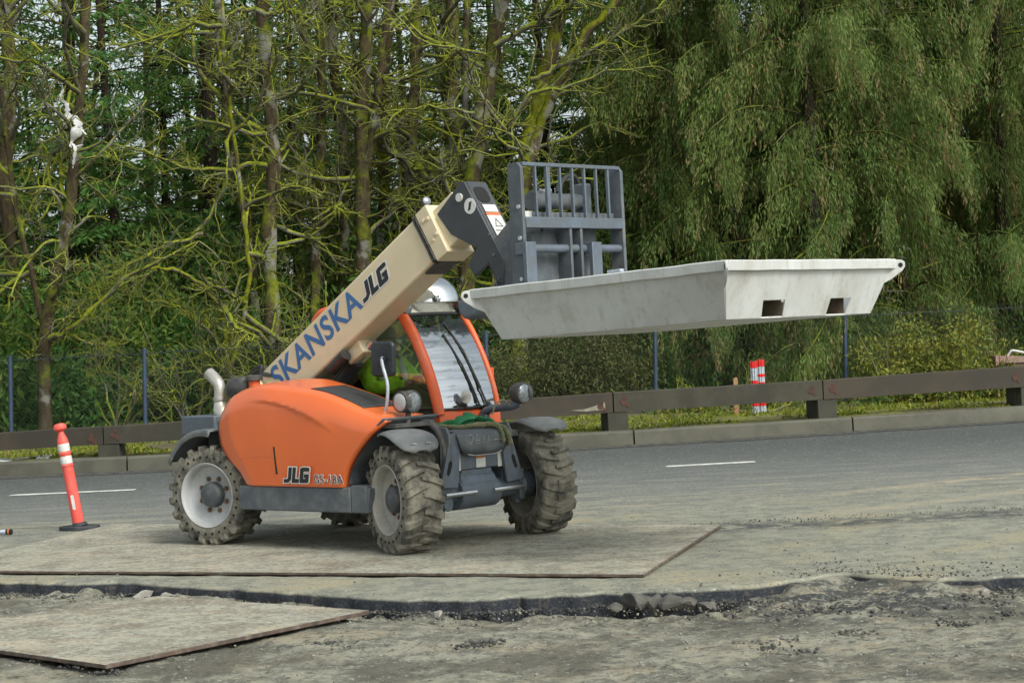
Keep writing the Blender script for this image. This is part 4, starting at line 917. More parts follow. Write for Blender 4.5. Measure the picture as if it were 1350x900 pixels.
# ---- boom head (grey gooseneck)
HP = [(1.00, 2.60), (1.277, 2.828), (1.318, 2.83), (1.705, 2.19), (1.685, 2.012), (1.613, 2.035), (1.542, 2.181), (1.381, 2.085), (1.315, 2.184), (1.421, 2.307), (1.36, 2.33), (1.145, 2.43)]
m = MB(); m.prism(HP, -.125, -.095); m.prism(HP, .095, .125)
fp = [(1.322, 2.832), (1.300, 2.826), (1.66, 2.19), (1.664, 2.02), (1.690, 2.01), (1.709, 2.19)]
m.prism([(1.705, 2.19), (1.69, 2.012), (1.655, 2.012), (1.672, 2.185), (1.30, 2.80), (1.31, 2.832), (1.322, 2.832)], -.0945, .0945)
m.prism([(1.02, 2.60), (1.275, 2.80), (1.31, 2.80), (1.255, 2.77), (1.05, 2.57)], -.0945, .0945)
m.prism([(1.16, 2.44), (1.38, 2.33), (1.5, 2.21), (1.64, 2.2), (1.30, 2.74), (1.1, 2.6)], -.07, .07)
head = part(m, 'boom_head', 'steel_clean', bevel=.006)
FD = np.array([1.705-1.318, 0, 2.19-2.83]); FD /= np.linalg.norm(FD); FN = np.array([-FD[2], 0, FD[0]])  # down the front face / outward
FO = np.array([1.318, 0, 2.832])+FN*.006
F3 = lambda a, y, l=0: FO+FD*a+np.array([0, y, 0])+FN*l
def rrect(x0, x1, y0, y1, r, n=5):
    P = []
    for cx, cy, a0 in ((x1-r, y1-r, 0), (x0+r, y1-r, 90), (x0+r, y0+r, 180), (x1-r, y0+r, 270)):
        for k in range(n+1): a = R(a0+90*k/n); P.append((cx+r*math.cos(a), cy+r*math.sin(a)))
    return P
poly_sheet('head_opening', 'hole', head, [rrect(-.075, .07, -.20, -.055, .05)], F3(0, 0), (0, 1, 0), -FD, .001)
poly_sheet('warning_label', 'sticker', head, [rrect(-.06, .085, -.295, -.225, .004)], F3(0, 0), (0, 1, 0), -FD, .0015)
poly_sheet('warning_label', 'sticker_orange', head, [rrect(-.068, .09, -.325, -.300, .003)], F3(0, 0), (0, 1, 0), -FD, .0015)
lb = poly_sheet('warning_label', 'sticker', head, [rrect(-.068, .09, -.58, -.327, .004)], F3(0, 0), (0, 1, 0), -FD, .0015)
tri = lambda cx, cy, s: [[(cx-s, cy-s*.8), (cx+s, cy-s*.8), (cx+s*.86, cy-s*.66), (cx-s*.86, cy-s*.66)], [(cx+s, cy-s*.8), (cx, cy+s), (cx-.1*s, cy+s*.72), (cx+s*.74, cy-s*.66)], [(cx, cy+s), (cx-s, cy-s*.8), (cx-s*.74, cy-s*.66), (cx+.0*s, cy+s*.75)]]
poly_sheet('warning_symbol', 'black_letter', head, tri(.01, -.40, .045)+[[(-.05, -.475), (.075, -.475), (.075, -.468), (-.05, -.468)], [(-.03, -.53), (.03, -.53), (.0, -.50)]], F3(0, 0), (0, 1, 0), -FD, .003)
# round emblem with two slanted strokes, and the pivot pin
c = np.array([1.372, -.125, 2.635]); m = MB(); m.cyl(c, c+[0, -.003, 0], .062, 24); em = m.build('round_emblem', 'white_letter', head, smooth=30)
poly_sheet('emblem_stroke', 'black_letter', em, [[(-.012, -.036), (-.001, -.036), (-.001, .02), (.014, .03), (.014, .041), (-.012, .026)], [(.012, .036), (.001, .036), (.001, -.02), (-.014, -.03), (-.014, -.041), (.012, -.026)]], c+[0, -.003, 0], (1, 0, -.25), (.25, 0, 1), .0015)
c = np.array([1.265, -.125, 2.71]); m = MB(); m.cyl(c, c+[0, -.014, 0], .034, 16); m.build('pivot_pin', 'sticker', head, smooth=30)
for cx, cz in ((1.56, 2.40), (1.60, 2.24), (1.645, 2.06)):
    m = MB(); m.cyl((cx, -.125, cz), (cx, -.132, cz), .012, 8); m.build('bolt_head', 'steel_dark', head)
# ---- quick coupler, carriage and forks
m = MB(); m.prism([(1.60, 2.0), (1.60, 2.36), (1.80, 2.52), (2.09, 2.50), (2.09, 1.92), (1.80, 1.95)], -.115, -.085); m.prism([(1.60, 2.0), (1.60, 2.36), (1.80, 2.52), (2.09, 2.50), (2.09, 1.92), (1.80, 1.95)], .14, .20); m.box(1.66, 2.08, -.084, .139, 2.02, 2.30)
part(m, 'quick_coupler', 'steel_dark', bevel=.008)
m = MB(); m.tube([(1.60, -.46, 1.845), (1.60, -.44, 1.845), (1.60, -.14, 1.845), (1.60, -.12, 1.845)], [.075, .095, .095, .075], 18); m.prism([(1.56, 1.86), (1.66, 1.86), (1.67, 2.06), (1.60, 2.06)], -.115, -.085); part(m, 'lower_bumper', 'steel_blue', bevel=.01, smooth=45)
CX0, CX1, CW = 2.145, 2.278, .568; DY = .07
cg = MB(); cg.box(CX1-.05, CX1+.006, -CW+.0165+DY, CW-.0165+DY, 2.395, 2.475); car = part(cg, 'fork_carriage', 'steel_blue', bevel=.004)
for s in (-1, 1): cg = MB(); cg.prism([(CX0, 1.70), (CX0, 2.862), (CX0+.02, 2.875), (CX1-.03, 2.875), (CX1, 2.84), (CX1, 1.70)], s*CW-.016+DY, s*CW+.016+DY); cg.build('upright', 'steel_dark', car, bevel=.004)
def cpart(m, name, mat='steel_blue', **k): return m.build(name, mat, car, bevel=k.get('bevel', .004), smooth=k.get('smooth', 35))
W0, W1 = -CW+.0165+DY, CW-.0165+DY
m = MB(); m.box(CX1-.034, CX1-.002, W0, W1, 2.850, 2.878); cpart(m, 'top_bar')
m = MB(); m.box(CX0, CX0+.05, W0, W1, 2.42, 2.52); cpart(m, 'rear_bar', 'steel_dark')
m = MB(); m.box(CX0+.01, CX1-.06, W0, W1, 1.72, 1.80); cpart(m, 'bottom_bar', 'steel_dark')
for k in range(7):
    y = W0+(W1-W0)*(k+1)/8; m = MB(); t_ = .019 if k == 1 else .0085; m.box(CX1-.030, CX1-.004, y-t_, y+t_, 2.4755, 2.8495); cpart(m, 'guard_bar', bevel=.002)
m = MB(); m.cyl((CX1-.045, W0, 2.245), (CX1-.045, W1, 2.245), .032, 14); cpart(m, 'fork_shaft', smooth=40, bevel=0)
for y in (.015, .135):
    m = MB(); m.box(CX0, CX1, y-.013, y+.013, 1.81, 2.394); cpart(m, 'centre_plate', 'steel_dark')
m = MB(); m.box(CX0-.06, CX0-.002, -.28, .0, 1.82, 2.38); cpart(m, 'back_plate', 'steel_dark')
for s in (1,):
    m = MB(); m.box(CX0-.03, CX0-.002, s*.30-.09+DY, s*.30+.09+DY, 1.82, 2.40); cpart(m, 'mast_plate', 'steel_dark')
# tilt cylinder with end plates seen through the guard bars
m = MB(); m.cyl((2.02, -.10, 2.62), (2.02, .44, 2.62), .062, 16); m.cyl((2.02, -.13, 2.62), (2.02, -.08, 2.62), .075, 16); tc = cpart(m, 'rotator_motor', 'steel_dark', smooth=45)
m = MB(); m.box(1.94, 2.09, .42, .49, 2.52, 2.76); m.build('motor_flange', 'steel_dark', tc, bevel=.012)
m = MB(); m.cyl((2.02, .0, 2.68), (2.02, .08, 2.70), .028, 10); m.cyl((2.03, -.06, 2.64), (2.07, -.06, 2.70), .02, 10); m.build('fitting', 'chrome', tc)
m = MB(); m.tube(cr([(2.0, .2, 2.69), (2.0, .28, 2.80), (2.0, .4, 2.82), (2.0, .46, 2.74)], 10), .02, 8); m.build('hose', 'hose', tc); m = MB(); m.tube(cr([(1.97, -.05, 2.69), (1.94, .0, 2.55), (1.85, .02, 2.45)], 8), .016, 8); m.build('hose', 'hose', tc)
poly_sheet('warning_label', 'sticker', car, [rrect(-.05, .05, -.05, .05, .004)], (CX0+.052, -CW+DY+.12, 2.475), (0, 1, 0), (0, 0, 1), .0015)
for z in (2.32, 2.02, 2.55):
    m = MB(); m.cyl((CX0+.10, -CW-.016+DY, z), (CX0+.10, -CW-.028+DY, z), .016, 8); cpart(m, 'bolt_head', 'galv', bevel=0)
FKZ = 1.655
for y in (-.48, .26):
    m = MB(); m.prism([(2.281, 2.29), (2.318, 2.29), (2.318, FKZ+.07), (2.335, FKZ+.045), (3.45, FKZ+.035+.029), (3.47, FKZ+.024), (2.30, FKZ-.004), (2.281, FKZ+.02)], y-.055, y+.055); m.box(2.20, 2.2805, y-.05, y+.05, 2.20, 2.287); cpart(m, 'fork')
# ---- cab
Y0, Y1 = .145, .86
m = MB(); m.prism([(-.95, .62), (-.95, 1.14), (-.66, 1.16), (-.60, .98), (.60, .98), (.60, .62)], Y0, Y1); part(m, 'cab_base', 'dusty_black', bevel=.01)
m = MB()
fc = [(.615, .84), (.66, .86), (.655, 1.0), (.622, 1.045), (.59, 1.045), (.59, .84)]
m.prism(fc, Y0, Y1); cowl = part(m, 'front_cowl', 'orange_dark', bevel=.01)
pl_ = [(.64, 1.0), (.585, 1.22), (.50, 1.44), (.385, 1.66), (.30, 1.78), (.245, 1.845), (.18, 1.885), (.08, 1.90), (-.30, 1.915), (-.66, 1.91), (-.78, 1.87), (-.84, 1.75), (-.84, 1.20)]
def frame(y, name, pts, r, fl=1):
    m = MB(); m.tube(cr([(a, y, b) for a, b in pts], 40), r, 10, flat=fl); return part(m, name, 'orange_dark', smooth=60)
frame(Y0+.01, 'cab_pillar', pl_, .046, .72); frame(Y1-.01, 'cab_pillar', pl_, .028, .8); m = MB(); m.box(.50, .54, Y1+.005, Y1+.065, 1.24, 1.36); part(m, 'pillar_tab', 'orange_dark', bevel=.006)
frame(Y0+.01, 'rear_pillar', [(-.76, 1.24), (-.60, 1.35), (-.45, 1.47), (-.38, 1.62), (-.40, 1.90)], .022)
m = MB(); m.box(-.80, .19, Y0+.04, Y1-.04, 1.885, 1.925); m.prism([(.19, 1.86), (.235, 1.838), (.262, 1.85), (.20, 1.915), (.10, 1.935), (-.15, 1.94), (-.15, 1.91)], Y0+.05, Y1-.05); part(m, 'cab_roof', 'white_roof', bevel=.012)
for y in (Y0+.02, Y1-.02):
    m = MB(); m.box(.10, .25, y-.035, y+.035, 1.845, 1.915); part(m, 'roof_corner', 'orange_dark', bevel=.012)
m = MB(); P = []
for i in range(19):
    a = math.pi*i/18; P.append([(.18+.26*math.cos(a)*math.sin(b), .55+.27*math.cos(b), 1.93+.235*math.sin(a)*math.sin(b)**.7) for b in np.linspace(.001, math.pi-.001, 17)])
m.grid(P); part(m, 'roof_dome', 'dome', smooth=80)
for y in (Y0+.035, Y1-.035):
    round_lamp('work_lamp', (.27, y, 1.885), (1, -.1 if y < .5 else .25, -.05), .05, .07, TH)
# windscreen (curved), dark reflection painted across its top, and the side window
wsx = [(.632, 1.05), (.60, 1.20), (.535, 1.38), (.455, 1.55), (.36, 1.70), (.262, 1.83)]
q = cr([(a, 0, b) for a, b in wsx], 16); m = MB()
m.grid([[(p[0]+.022*(1-((y-.5)/.33)**2), y, p[2]) for y in np.linspace(Y0+.055, Y1-.045, 11)] for p in q]); ws = part(m, 'windscreen', 'windshield', smooth=80)
m = MB(); m.tube([(.63, Y0+.04, 1.043), (.66, .5, 1.043), (.63, Y1-.03, 1.043)], .012, 6); m.tube([(.262, Y0+.05, 1.832), (.285, .5, 1.832), (.262, Y1-.04, 1.832)], .014, 6); m.build('window_seal', 'hose', ws)
ws_at = lambda z, y: (float(np.interp(z, [b for a, b in wsx], [a for a, b in wsx]))+.022*(1-((y-.5)/.33)**2)+.014, y, z)
for y0, y1, z1 in ((.60, .52, 1.40), (.70, .60, 1.52)):
    m = MB(); m.tube([ws_at(1.06, y0), ws_at(1.2, (y0+y1)/2), ws_at(z1, y1)], .0085, 6); wp = part(m, 'wiper', 'hose')
    m = MB(); m.tube([ws_at(z1-.32, y1+.06), ws_at(z1, y1), ws_at(min(z1+.26, 1.75), y1-.06)], .008, 6); m.build('wiper_blade', 'hose', wp)
m = MB(); m.tube(cr([(.66, .66, 1.0), (.70, .655, 1.06), (.74, .64, 1.03), (.71, .62, .98)], 8), .03, 8); part(m, 'wiper_motor', 'hose', smooth=60)
m = MB(); m.cyl((.66, .43, 1.04), (.69, .43, 1.11), .009, 6); mm_ = part(m, 'cowl_mirror', 'hose'); m = MB(); m.tube([(.675, .42, 1.135), (.690, .415, 1.135), (.697, .412, 1.135)], [.045, .055, .05], 16); m.build('mirror_glass', 'chrome', mm_, smooth=50)
m = MB(); sp = cr([(.60, 0, 1.07), (.545, 0, 1.26), (.46, 0, 1.45), (.35, 0, 1.64), (.22, 0, 1.80), (.08, 0, 1.865), (-.30, 0, 1.87)], 14)
m.grid([[(p[0], Y0-.004, p[2]) for p in sp], [(max(-.72, p[0]-.9), Y0-.004, 1.14 if i < 7 else 1.14+.0*i) for i, p in enumerate(sp)]])
m.v = m.v[:0]; m.f = []; m.mi = []
wp_ = [(p[0], p[2]) for p in sp]+[(-.66, 1.86), (-.74, 1.26), (-.40, 1.20), (.30, 1.10)]
m.prism(wp_, Y0-.012, Y0-.006); part(m, 'side_window', 'side_glass', smooth=0)
m = MB(); m.prism(wp_, Y1+.004, Y1+.010); part(m, 'side_window', 'side_glass', smooth=0)
m = MB(); m.box(-.80, -.795, Y0+.05, Y1-.05, 1.25, 1.86); part(m, 'rear_window', 'side_glass', smooth=0)
# cab interior
m = MB(); m.box(-.52, -.05, .30, .72, .90, 1.06); m.prism([(-.60, 1.06), (-.50, 1.06), (-.56, 1.62), (-.66, 1.62)], .31, .71); part(m, 'seat', 'seat', bevel=.03)
m = MB(); m.prism([(.30, 1.0), (.52, 1.0), (.50, 1.22), (.40, 1.28), (.32, 1.24)], .22, .80); part(m, 'dashboard', 'panel_olive', bevel=.015)
m = MB(); m.prism([(.02, 1.05), (.55, 1.05), (.54, 1.17), (.30, 1.26), (.10, 1.22)], Y0+.02, Y0+.05); part(m, 'door_panel', 'panel_olive', bevel=.01)
m = MB(); c = Vector((.27, .50, 1.22)); ax = Vector((-.45, 0, .9)).normalized(); u_ = ax.orthogonal().normalized(); v_ = ax.cross(u_)
m.tube([c+u_*.17*math.cos(a)+v_*.17*math.sin(a) for a in np.linspace(0, 2*math.pi, 25)], .014, 8, cap=False); m.cyl(c-ax*.02, c-ax*.25, .025, 8); m.tube([c-u_*.165, c+u_*.165], .012, 6); part(m, 'steering_wheel', 'hose', smooth=60)
# ---- headlamps on brackets
def headlamp(y, s, S=.84):
    x, z = 1.03, 1.145; m = MB()
    m.tube([(x-.085, y, z), (x-.07, y, z), (x-.02, y, z), (x+.055, y, z), (x+.07, y, z)], [.045, .082, .103, .107, .100], 22); o = part(m, 'headlamp', 'dusty_black', smooth=45)
    m = MB(); m.tube([(x+.07, y, z), (x+.074, y, z), (x+.082, y, z)], [.084, .080, .03], 22); m.build('lens', 'lens', o, smooth=60)
    m = MB(); m.tube([(x-.01, y+s*.05, z), (x-.01, y+s*.106, z), (x-.01, y+s*.112, z), (x-.01, y+s*.118, z)], [.080, .080, .070, .03], 22); m.cur = 0; m.build('indicator', 'lens_white', o, smooth=50)
    ctr = Vector((x, y, z))
    m = MB(); m.tube([(x-.01, y+s*.045, z), (x-.01, y+s*.105, z)], [.102, .096], 22); m.build('housing', 'dusty_black', o, smooth=45)
    for q in [o]+list(o.children): q.data.transform(Matrix.Translation(ctr) @ Matrix.Scale(S, 4) @ Matrix.Translation(-ctr))
    return o
headlamp(-.56, -1); headlamp(.70, 1)
m = MB(); m.cyl((1.03, -.58, .98), (1.03, -.57, 1.06), .022, 10); m.box(.80, 1.12, -.80, -.42, .955, .985); m.tube(cr([(.98, -.44, .97), (1.10, -.40, .96), (1.17, -.375, .86), (1.20, -.37, .74), (1.205, -.37, .66)], 14), .034, 10); part(m, 'lamp_bracket', 'dusty_black', smooth=40)
m = MB(); m.tube(cr([(.62, .62, .80), (.66, .62, .96), (.75, .63, 1.02), (.95, .66, 1.035), (1.02, .69, 1.06)], 14), .032, 10); m.prism([(.62, .55), (.76, .55), (.74, .98), (.66, .98)], .58, .64); part(m, 'lamp_bracket', 'steel_blue', smooth=40)
m = MB(); m.tube(cr([(.98, .64, 1.04), (.94, .60, 1.10), (.90, .55, 1.06), (.86, .54, .98)], 10), .007, 6); part(m, 'lamp_cable', 'strap_tan')
# ---- mirror on its bent arm
m = MB(); m.tube(cr([(.80, -.60, .99), (.80, -.60, 1.07), (.825, -.60, 1.13), (.845, -.60, 1.28), (.80, -.60, 1.43), (.79, -.60, 1.50)], 18), .0135, 8); arm = part(m, 'mirror_arm', 'galv', smooth=60)
m = MB(); m.prism(rrect(.595, .815, 1.345, 1.622, .045), -.02, .03); mir = m.build('mirror', 'mirror_black', arm, bevel=.018, seg=3); mir.location = (.70, -.56, 0); mir.rotation_euler = (0, R(2), R(12)); mir.data.transform(Matrix.Translation((-.70, 0, 0)))
m = MB(); m.cyl((.795, -.60, 1.47), (.78, -.575, 1.485), .026, 10); m.box(.785, .80, -.613, -.603, 1.49, 1.505); m.build('mirror_clamp', 'hose', arm)
# ---- front frame, gussets and apron
m = MB(); m.box(1.06, 1.335, -.33, .33, .585, .845); part(m, 'front_frame', 'steel_blue', bevel=.012)
for s in (-1, 1):
    m = MB(); gp = [(.225, .88), (.33, .88), (.47, .47), (.28, .455), (.262, .56)]
    if s < 0: gp = [(-a, b) for a, b in gp]
    m.prism(gp, 1.345, 1.372, 'x'); gz = part(m, 'gusset_plate', 'steel_blue', bevel=.004)
    sl = [(s*a, b) for a, b in ((.345, .68), (.372, .66), (.40, .575), (.385, .555), (.362, .575), (.335, .65))]
    m = MB(); m.prism(sl, 1.3722, 1.3735, 'x'); m.build('slot', 'hole', gz, smooth=0)
    m = MB(); m.prism([(1.02, .93), (1.34, .93), (1.372, .87), (1.372, .60), (1.02, .60)], s*.345-.012, s*.345+.012); part(m, 'side_cheek', 'steel_dark', bevel=.006)
    poly_sheet('reflector_strip', 'sticker', TH, [rrect(-.024, .024, -.095, .095, .003)], (1.3375, s*.235, .68), (0, 1, 0), (0, 0, 1), .0015)
m = MB(); m.tube([(1.08, -.20, .47), (1.10, -.20, .47), (1.10, .16, .46), (1.08, .17, .46)], [.12, .132, .132, .11], 18); m.box(1.0, 1.20, -.19, .15, .40, .585); part(m, 'differential', 'steel_blue', bevel=.006, smooth=45)
m = MB(); m.box(1.15, 1.30, .30, .42, .36, .56); part(m, 'axle_mount', 'steel_blue', bevel=.006); m = MB(); m.box(1.18, 1.33, -.42, -.30, .31, .60); m.cyl((1.32, -.36, .33), (1.34, -.36, .33), .05, 12); m.cyl((1.25, -.36, .26), (1.25, -.36, .33), .03, 8); part(m, 'axle_mount', 'steel_blue', bevel=.006, smooth=40)
P = []
for x, z in ((1.12, .895), (1.25, .895), (1.335, .885), (1.375, .87), (1.39, .84), (1.392, .76), (1.385, .705)):
    ww = .30 if z > .8 else (.275 if z > .72 else .22); P.append([(x, y, z) for y in np.linspace(-ww+.02, ww, 7)])
m = MB(); m.grid(P); ap = part(m, 'rubber_apron', 'steel_dark', smooth=50, solid=.014)
m = MB(); m.tube([(1.40, -.19, .71), (1.405, -.1, .695), (1.405, .12, .695), (1.40, .2, .715)], .005, 5)
for S in ([(-.165, .845), (-.135, .86), (-.115, .835), (-.135, .80), (-.165, .785)], [(-.075, .865), (-.09, .82), (-.08, .785), (-.055, .79), (-.05, .815), (-.085, .81)], [(.0, .85), (.0, .79)], [(.06, .845), (.05, .80), (.075, .80)], [(.12, .80), (.15, .81), (.19, .80), (.21, .805)]):
    m.tube([(1.3995, a, b) for a, b in S], .0042, 5)
m.build('chalk_scrawl', 'pale_line', ap)
poly_sheet('warning_label', 'sticker', TH, [rrect(-.055, .05, -.045, .028, .003)], (1.3375, .02, .64), (0, 1, 0), (0, 0, 1), .0015)
poly_sheet('warning_label', 'sticker_orange', TH, [rrect(-.055, .05, .030, .05, .003)], (1.3375, .02, .64), (0, 1, 0), (0, 0, 1), .0015)
m = MB(); m.box(.66, 1.10, -.33, .60, .80, .855); part(m, 'front_deck', 'steel_dark', bevel=.01)
for o in list(TH.children):        # the frame front sits just ahead of the axle
    b_ = o.name.split('.')[0]
    if b_ in ('front_frame', 'gusset_plate', 'side_cheek', 'reflector_strip', 'rubber_apron', 'warning_label') or (b_ == 'axle_mount'):
        for q in [o]+list(o.children): q.data.transform(Matrix.Translation((-.125, 0, 0)))
# hanging hydraulic bits between wheel and frame
m = MB(); m.tube(cr([(1.05, -.42, .85), (1.12, -.45, .72), (1.15, -.46, .55), (1.12, -.5, .45)], 10), .014, 6); part(m, 'brake_hose', 'hose'); m = MB(); m.tube(cr([(1.1, .40, .80), (1.14, .48, .62), (1.12, .55, .47)], 10), .014, 6); part(m, 'brake_hose', 'hose'); m = MB(); m.tube(cr([(1.2, -.40, .8), (1.22, -.43, .65), (1.2, -.42, .5)], 8), .012, 6); part(m, 'brake_hose', 'hose')
# ================================================================== things carried by the machine
def world(m):
    c, s = math.cos(MYAW), math.sin(MYAW); m.v = [(c*x-s*y+MX, s*x+c*y+MY, z-.04) for x, y, z in m.v]; return m
# green strap lying on the front deck
m = MB()
for k, (pts, r) in enumerate([([(.92, .02, .945), (.98, .0, .99), (1.05, .06, 1.03), (1.02, .14, 1.03), (.96, .13, .99), (1.0, .05, .97), (1.08, .10, .97)], .055), ([(.86, -.16, .95), (.92, -.06, .98), (1.0, .10, .98), (1.08, .16, 1.0), (1.16, .20, .985), (1.22, .22, .94), (1.27, .22, .88)], .042)]):
    m.tube(cr(pts, 24), [r*(1+.25*math.sin(i*1.7)) for i in range(24)], 8, flat=.45)
m.cur = 1
for pts, r in [([(.90, -.30, .93), (1.0, -.20, .965), (1.10, -.10, .955), (1.14, .02, .96), (1.18, .12, .955)], .034), ([(.95, -.12, .92), (1.06, .0, .945), (1.15, .10, .965), (1.20, .19, .955), (1.26, .25, .93), (1.285, .27, .86), (1.295, .28, .79)], .036), ([(1.12, .05, .955), (1.18, .13, .965), (1.24, .19, .95), (1.28, .20, .90), (1.29, .21, .82)], .032)]:
    m.tube(cr(pts, 24), [r*(1+.2*math.sin(i*2.1)) for i in range(24)], 8, flat=.4)
world(m); tag(m.build('cargo_strap', ['strap_green', 'strap_tan'], smooth=60), 'crumpled green and tan cargo strap draped over the front deck below the windscreen', 'strap')
# ---- operator
def skin_body(name, nodes, edges, mat, parent, lev=2):
    me = bpy.data.meshes.new(name); me.from_pydata([n[:3] for n in nodes], edges, []); me.materials.append(MAT[mat])
    o = bpy.data.objects.new(name, me); COL.objects.link(o); o.parent = parent
    md = o.modifiers.new('skin', 'SKIN'); md.use_smooth_shade = True
    for i, n in enumerate(nodes): me.skin_vertices[0].data[i].radius = n[3] if isinstance(n[3], tuple) else (n[3], n[3])
    me.skin_vertices[0].data[0].use_root = True
    sb = o.modifiers.new('sub', 'SUBSURF'); sb.levels = lev; sb.render_levels = lev; return o
OP = thing('person', 'machine operator in a lime yellow jacket and teal cap seated in the cab', 'person', (MX, MY, -.10), MYAW)
oy = .50
nd = [(-.36, oy, 1.20, (.17, .13)), (-.40, oy, 1.34, (.16, .12)), (-.40, oy, 1.50, (.19, .12)), (-.37, oy, 1.585, (.09, .08)), (-.345, oy, 1.64, .055), (-.33, oy, 1.70, .075), (-.325, oy, 1.765, .085),
      (-.37, oy-.20, 1.52, .075), (-.24, oy-.28, 1.34, .058), (-.02, oy-.20, 1.33, .045), (.12, oy-.16, 1.36, .036), (.17, oy-.155, 1.37, .04),
      (-.37, oy+.20, 1.52, .075), (-.24, oy+.28, 1.34, .058), (-.02, oy+.22, 1.33, .045), (.12, oy+.17, 1.36, .036), (.17, oy+.165, 1.37, .04),
      (-.28, oy-.11, 1.19, .10), (.10, oy-.14, 1.21, .085), (.16, oy-.14, .98, .06), (-.28, oy+.11, 1.19, .10), (.10, oy+.14, 1.21, .085), (.16, oy+.14, .98, .06)]
ed = [(0, 1), (1, 2), (2, 3), (3, 4), (4, 5), (5, 6), (2, 7), (7, 8), (8, 9), (9, 10), (10, 11), (2, 12), (12, 13), (13, 14), (14, 15), (15, 16), (0, 17), (17, 18), (18, 19), (0, 20), (20, 21), (21, 22)]
body = skin_body('body', nd, ed, 'skin', OP)
jk = [(-.36, oy, 1.20, (.178, .138)), (-.40, oy, 1.34, (.166, .126)), (-.40, oy, 1.50, (.195, .126)), (-.385, oy, 1.57, (.11, .10)), (-.37, oy, 1.605, .082), (-.37, oy-.20, 1.52, .092), (-.24, oy-.28, 1.34, .068), (-.02, oy-.20, 1.33, .054), (.10, oy-.165, 1.355, .05), (-.37, oy+.20, 1.52, .092), (-.24, oy+.28, 1.34, .075), (-.02, oy+.22, 1.33, .06), (.10, oy+.18, 1.355, .05)]
skin_body('jacket', jk, [(0, 1), (1, 2), (2, 3), (3, 4), (2, 5), (5, 6), (6, 7), (7, 8), (2, 9), (9, 10), (10, 11), (11, 12)], 'hi_vis', OP)
tr_ = [(-.36, oy, 1.19, .15), (-.28, oy-.11, 1.19, .112), (.10, oy-.14, 1.21, .097), (.16, oy-.14, 1.0, .07), (-.28, oy+.11, 1.19, .112), (.10, oy+.14, 1.21, .097), (.16, oy+.14, 1.0, .07)]
skin_body('trousers', tr_, [(0, 1), (1, 2), (2, 3), (0, 4), (4, 5), (5, 6)], 'cloth_dark', OP)
m = MB()
for s in (-1, 1):       # reflective braces over the jacket
    m.tube(cr([(-.21, oy+s*.12, 1.26), (-.235, oy+s*.125, 1.42), (-.29, oy+s*.12, 1.565), (-.40, oy+s*.115, 1.625)], 10), .024, 6, flat=.25)
m.build('reflective_tape', 'reflective', OP, smooth=60)
m = MB()                # five curled fingers on each rim grip
for s in (-1, 1):
    for k in range(4):
        hx, hy, hz = .19, oy+s*(.158+.004*k), 1.352+.021*k; m.tube(cr([(hx-.02, hy, hz), (hx+.045, hy-s*.008, hz+.004), (hx+.062, hy-s*.03, hz), (hx+.04, hy-s*.042, hz-.004)], 8), [.010, .0098, .0095, .009, .009, .0085, .008, .006], 6)
    m.tube(cr([(.16, oy+s*.145, 1.40), (.19, oy+s*.12, 1.415), (.215, oy+s*.105, 1.41)], 6), [.013, .012, .0115, .011, .010, .007], 6)
m.build('hand', 'skin', OP, smooth=60)
m = MB(); m.tube([(-.245, oy, 1.70), (-.222, oy, 1.675), (-.235, oy, 1.665)], [.008, .016, .01], 8)
for s in (-1, 1): m.tube([(-.33, oy+s*.083, 1.69), (-.325, oy+s*.095, 1.70), (-.33, oy+s*.086, 1.725)], [.01, .018, .012], 8)
m.tube([(-.247, oy-.025, 1.64), (-.243, oy, 1.637), (-.247, oy+.025, 1.64)], .006, 6); m.build('face_features', 'skin', OP, smooth=60)
for s in (-1, 1):
    m = MB(); m.lathe([(.0001, -.010), (.008, -.006), (.010, 0), (.008, .006), (.0001, .010)], (-.248, oy+s*.03, 1.71), 10); m.build('eye', 'eye', OP)
m = MB(); m.lathe([(.098, 1.735), (.102, 1.76), (.097, 1.80), (.072, 1.84), (.03, 1.858), (.0001, 1.862)], (-.325, oy, 0), 20, 'z'); m.prism([(-.25, oy-.08), (-.16, oy-.05), (-.14, oy), (-.16, oy+.05), (-.25, oy+.08)], 1.742, 1.75, 'z'); m.build('cap', 'cap', OP, smooth=45)
# ---- white tub on the forks
TB = thing('washout_tub', 'big white flared steel tub carried high on the forks of the telehandler', 'tub')
ox, oyy = .115, -.14
T0, T1, TA, ZT = 2.33, 4.531, .967, 1.982           # rim
U0, U1, UA, ZB = 2.451, 4.424, .839, 1.615          # floor
tilt = lambda x, z: z+(x-(T0+T1)/2)*.028
def tw(m):
    c, s = math.cos(MYAW), math.sin(MYAW); m.v = [(c*x-s*(y+oyy)+MX, s*x+c*(y+oyy)+MY, tilt(x, z)) for x, y, z in m.v]; return m
def wall(p, q): return p, q
PK = [(-.48-oyy, .118), (.26-oyy, .118)]; PH = .112
m = MB()
for xb, xt in ((U1, T1), (U0, T0)):      # end walls with fork pockets cut in
    ys = [-UA]
    for yc, hw in PK: ys += [yc-hw, yc+hw]
    ys.append(UA); L = lambda f, y, xb=xb, xt=xt: (xb+(xt-xb)*f, y*(1+(TA/UA-1)*f), ZB+(ZT-.05-ZB)*f); f0 = PH/(ZT-.05-ZB)
    for i in range(5):
        a, b = ys[i], ys[i+1]
        for g in range(4):
            p, q = a+(b-a)*g/4, a+(b-a)*(g+1)/4
            if i % 2 == 0: m.add([L(0, p), L(0, q), L(f0, q), L(f0, p)], [(0, 1, 2, 3)])
            for h in range(3):
                fa, fb = f0+(1-f0)*h/3, f0+(1-f0)*(h+1)/3; m.add([L(fa, p), L(fa, q), L(fb, q), L(fb, p)], [(0, 1, 2, 3)])
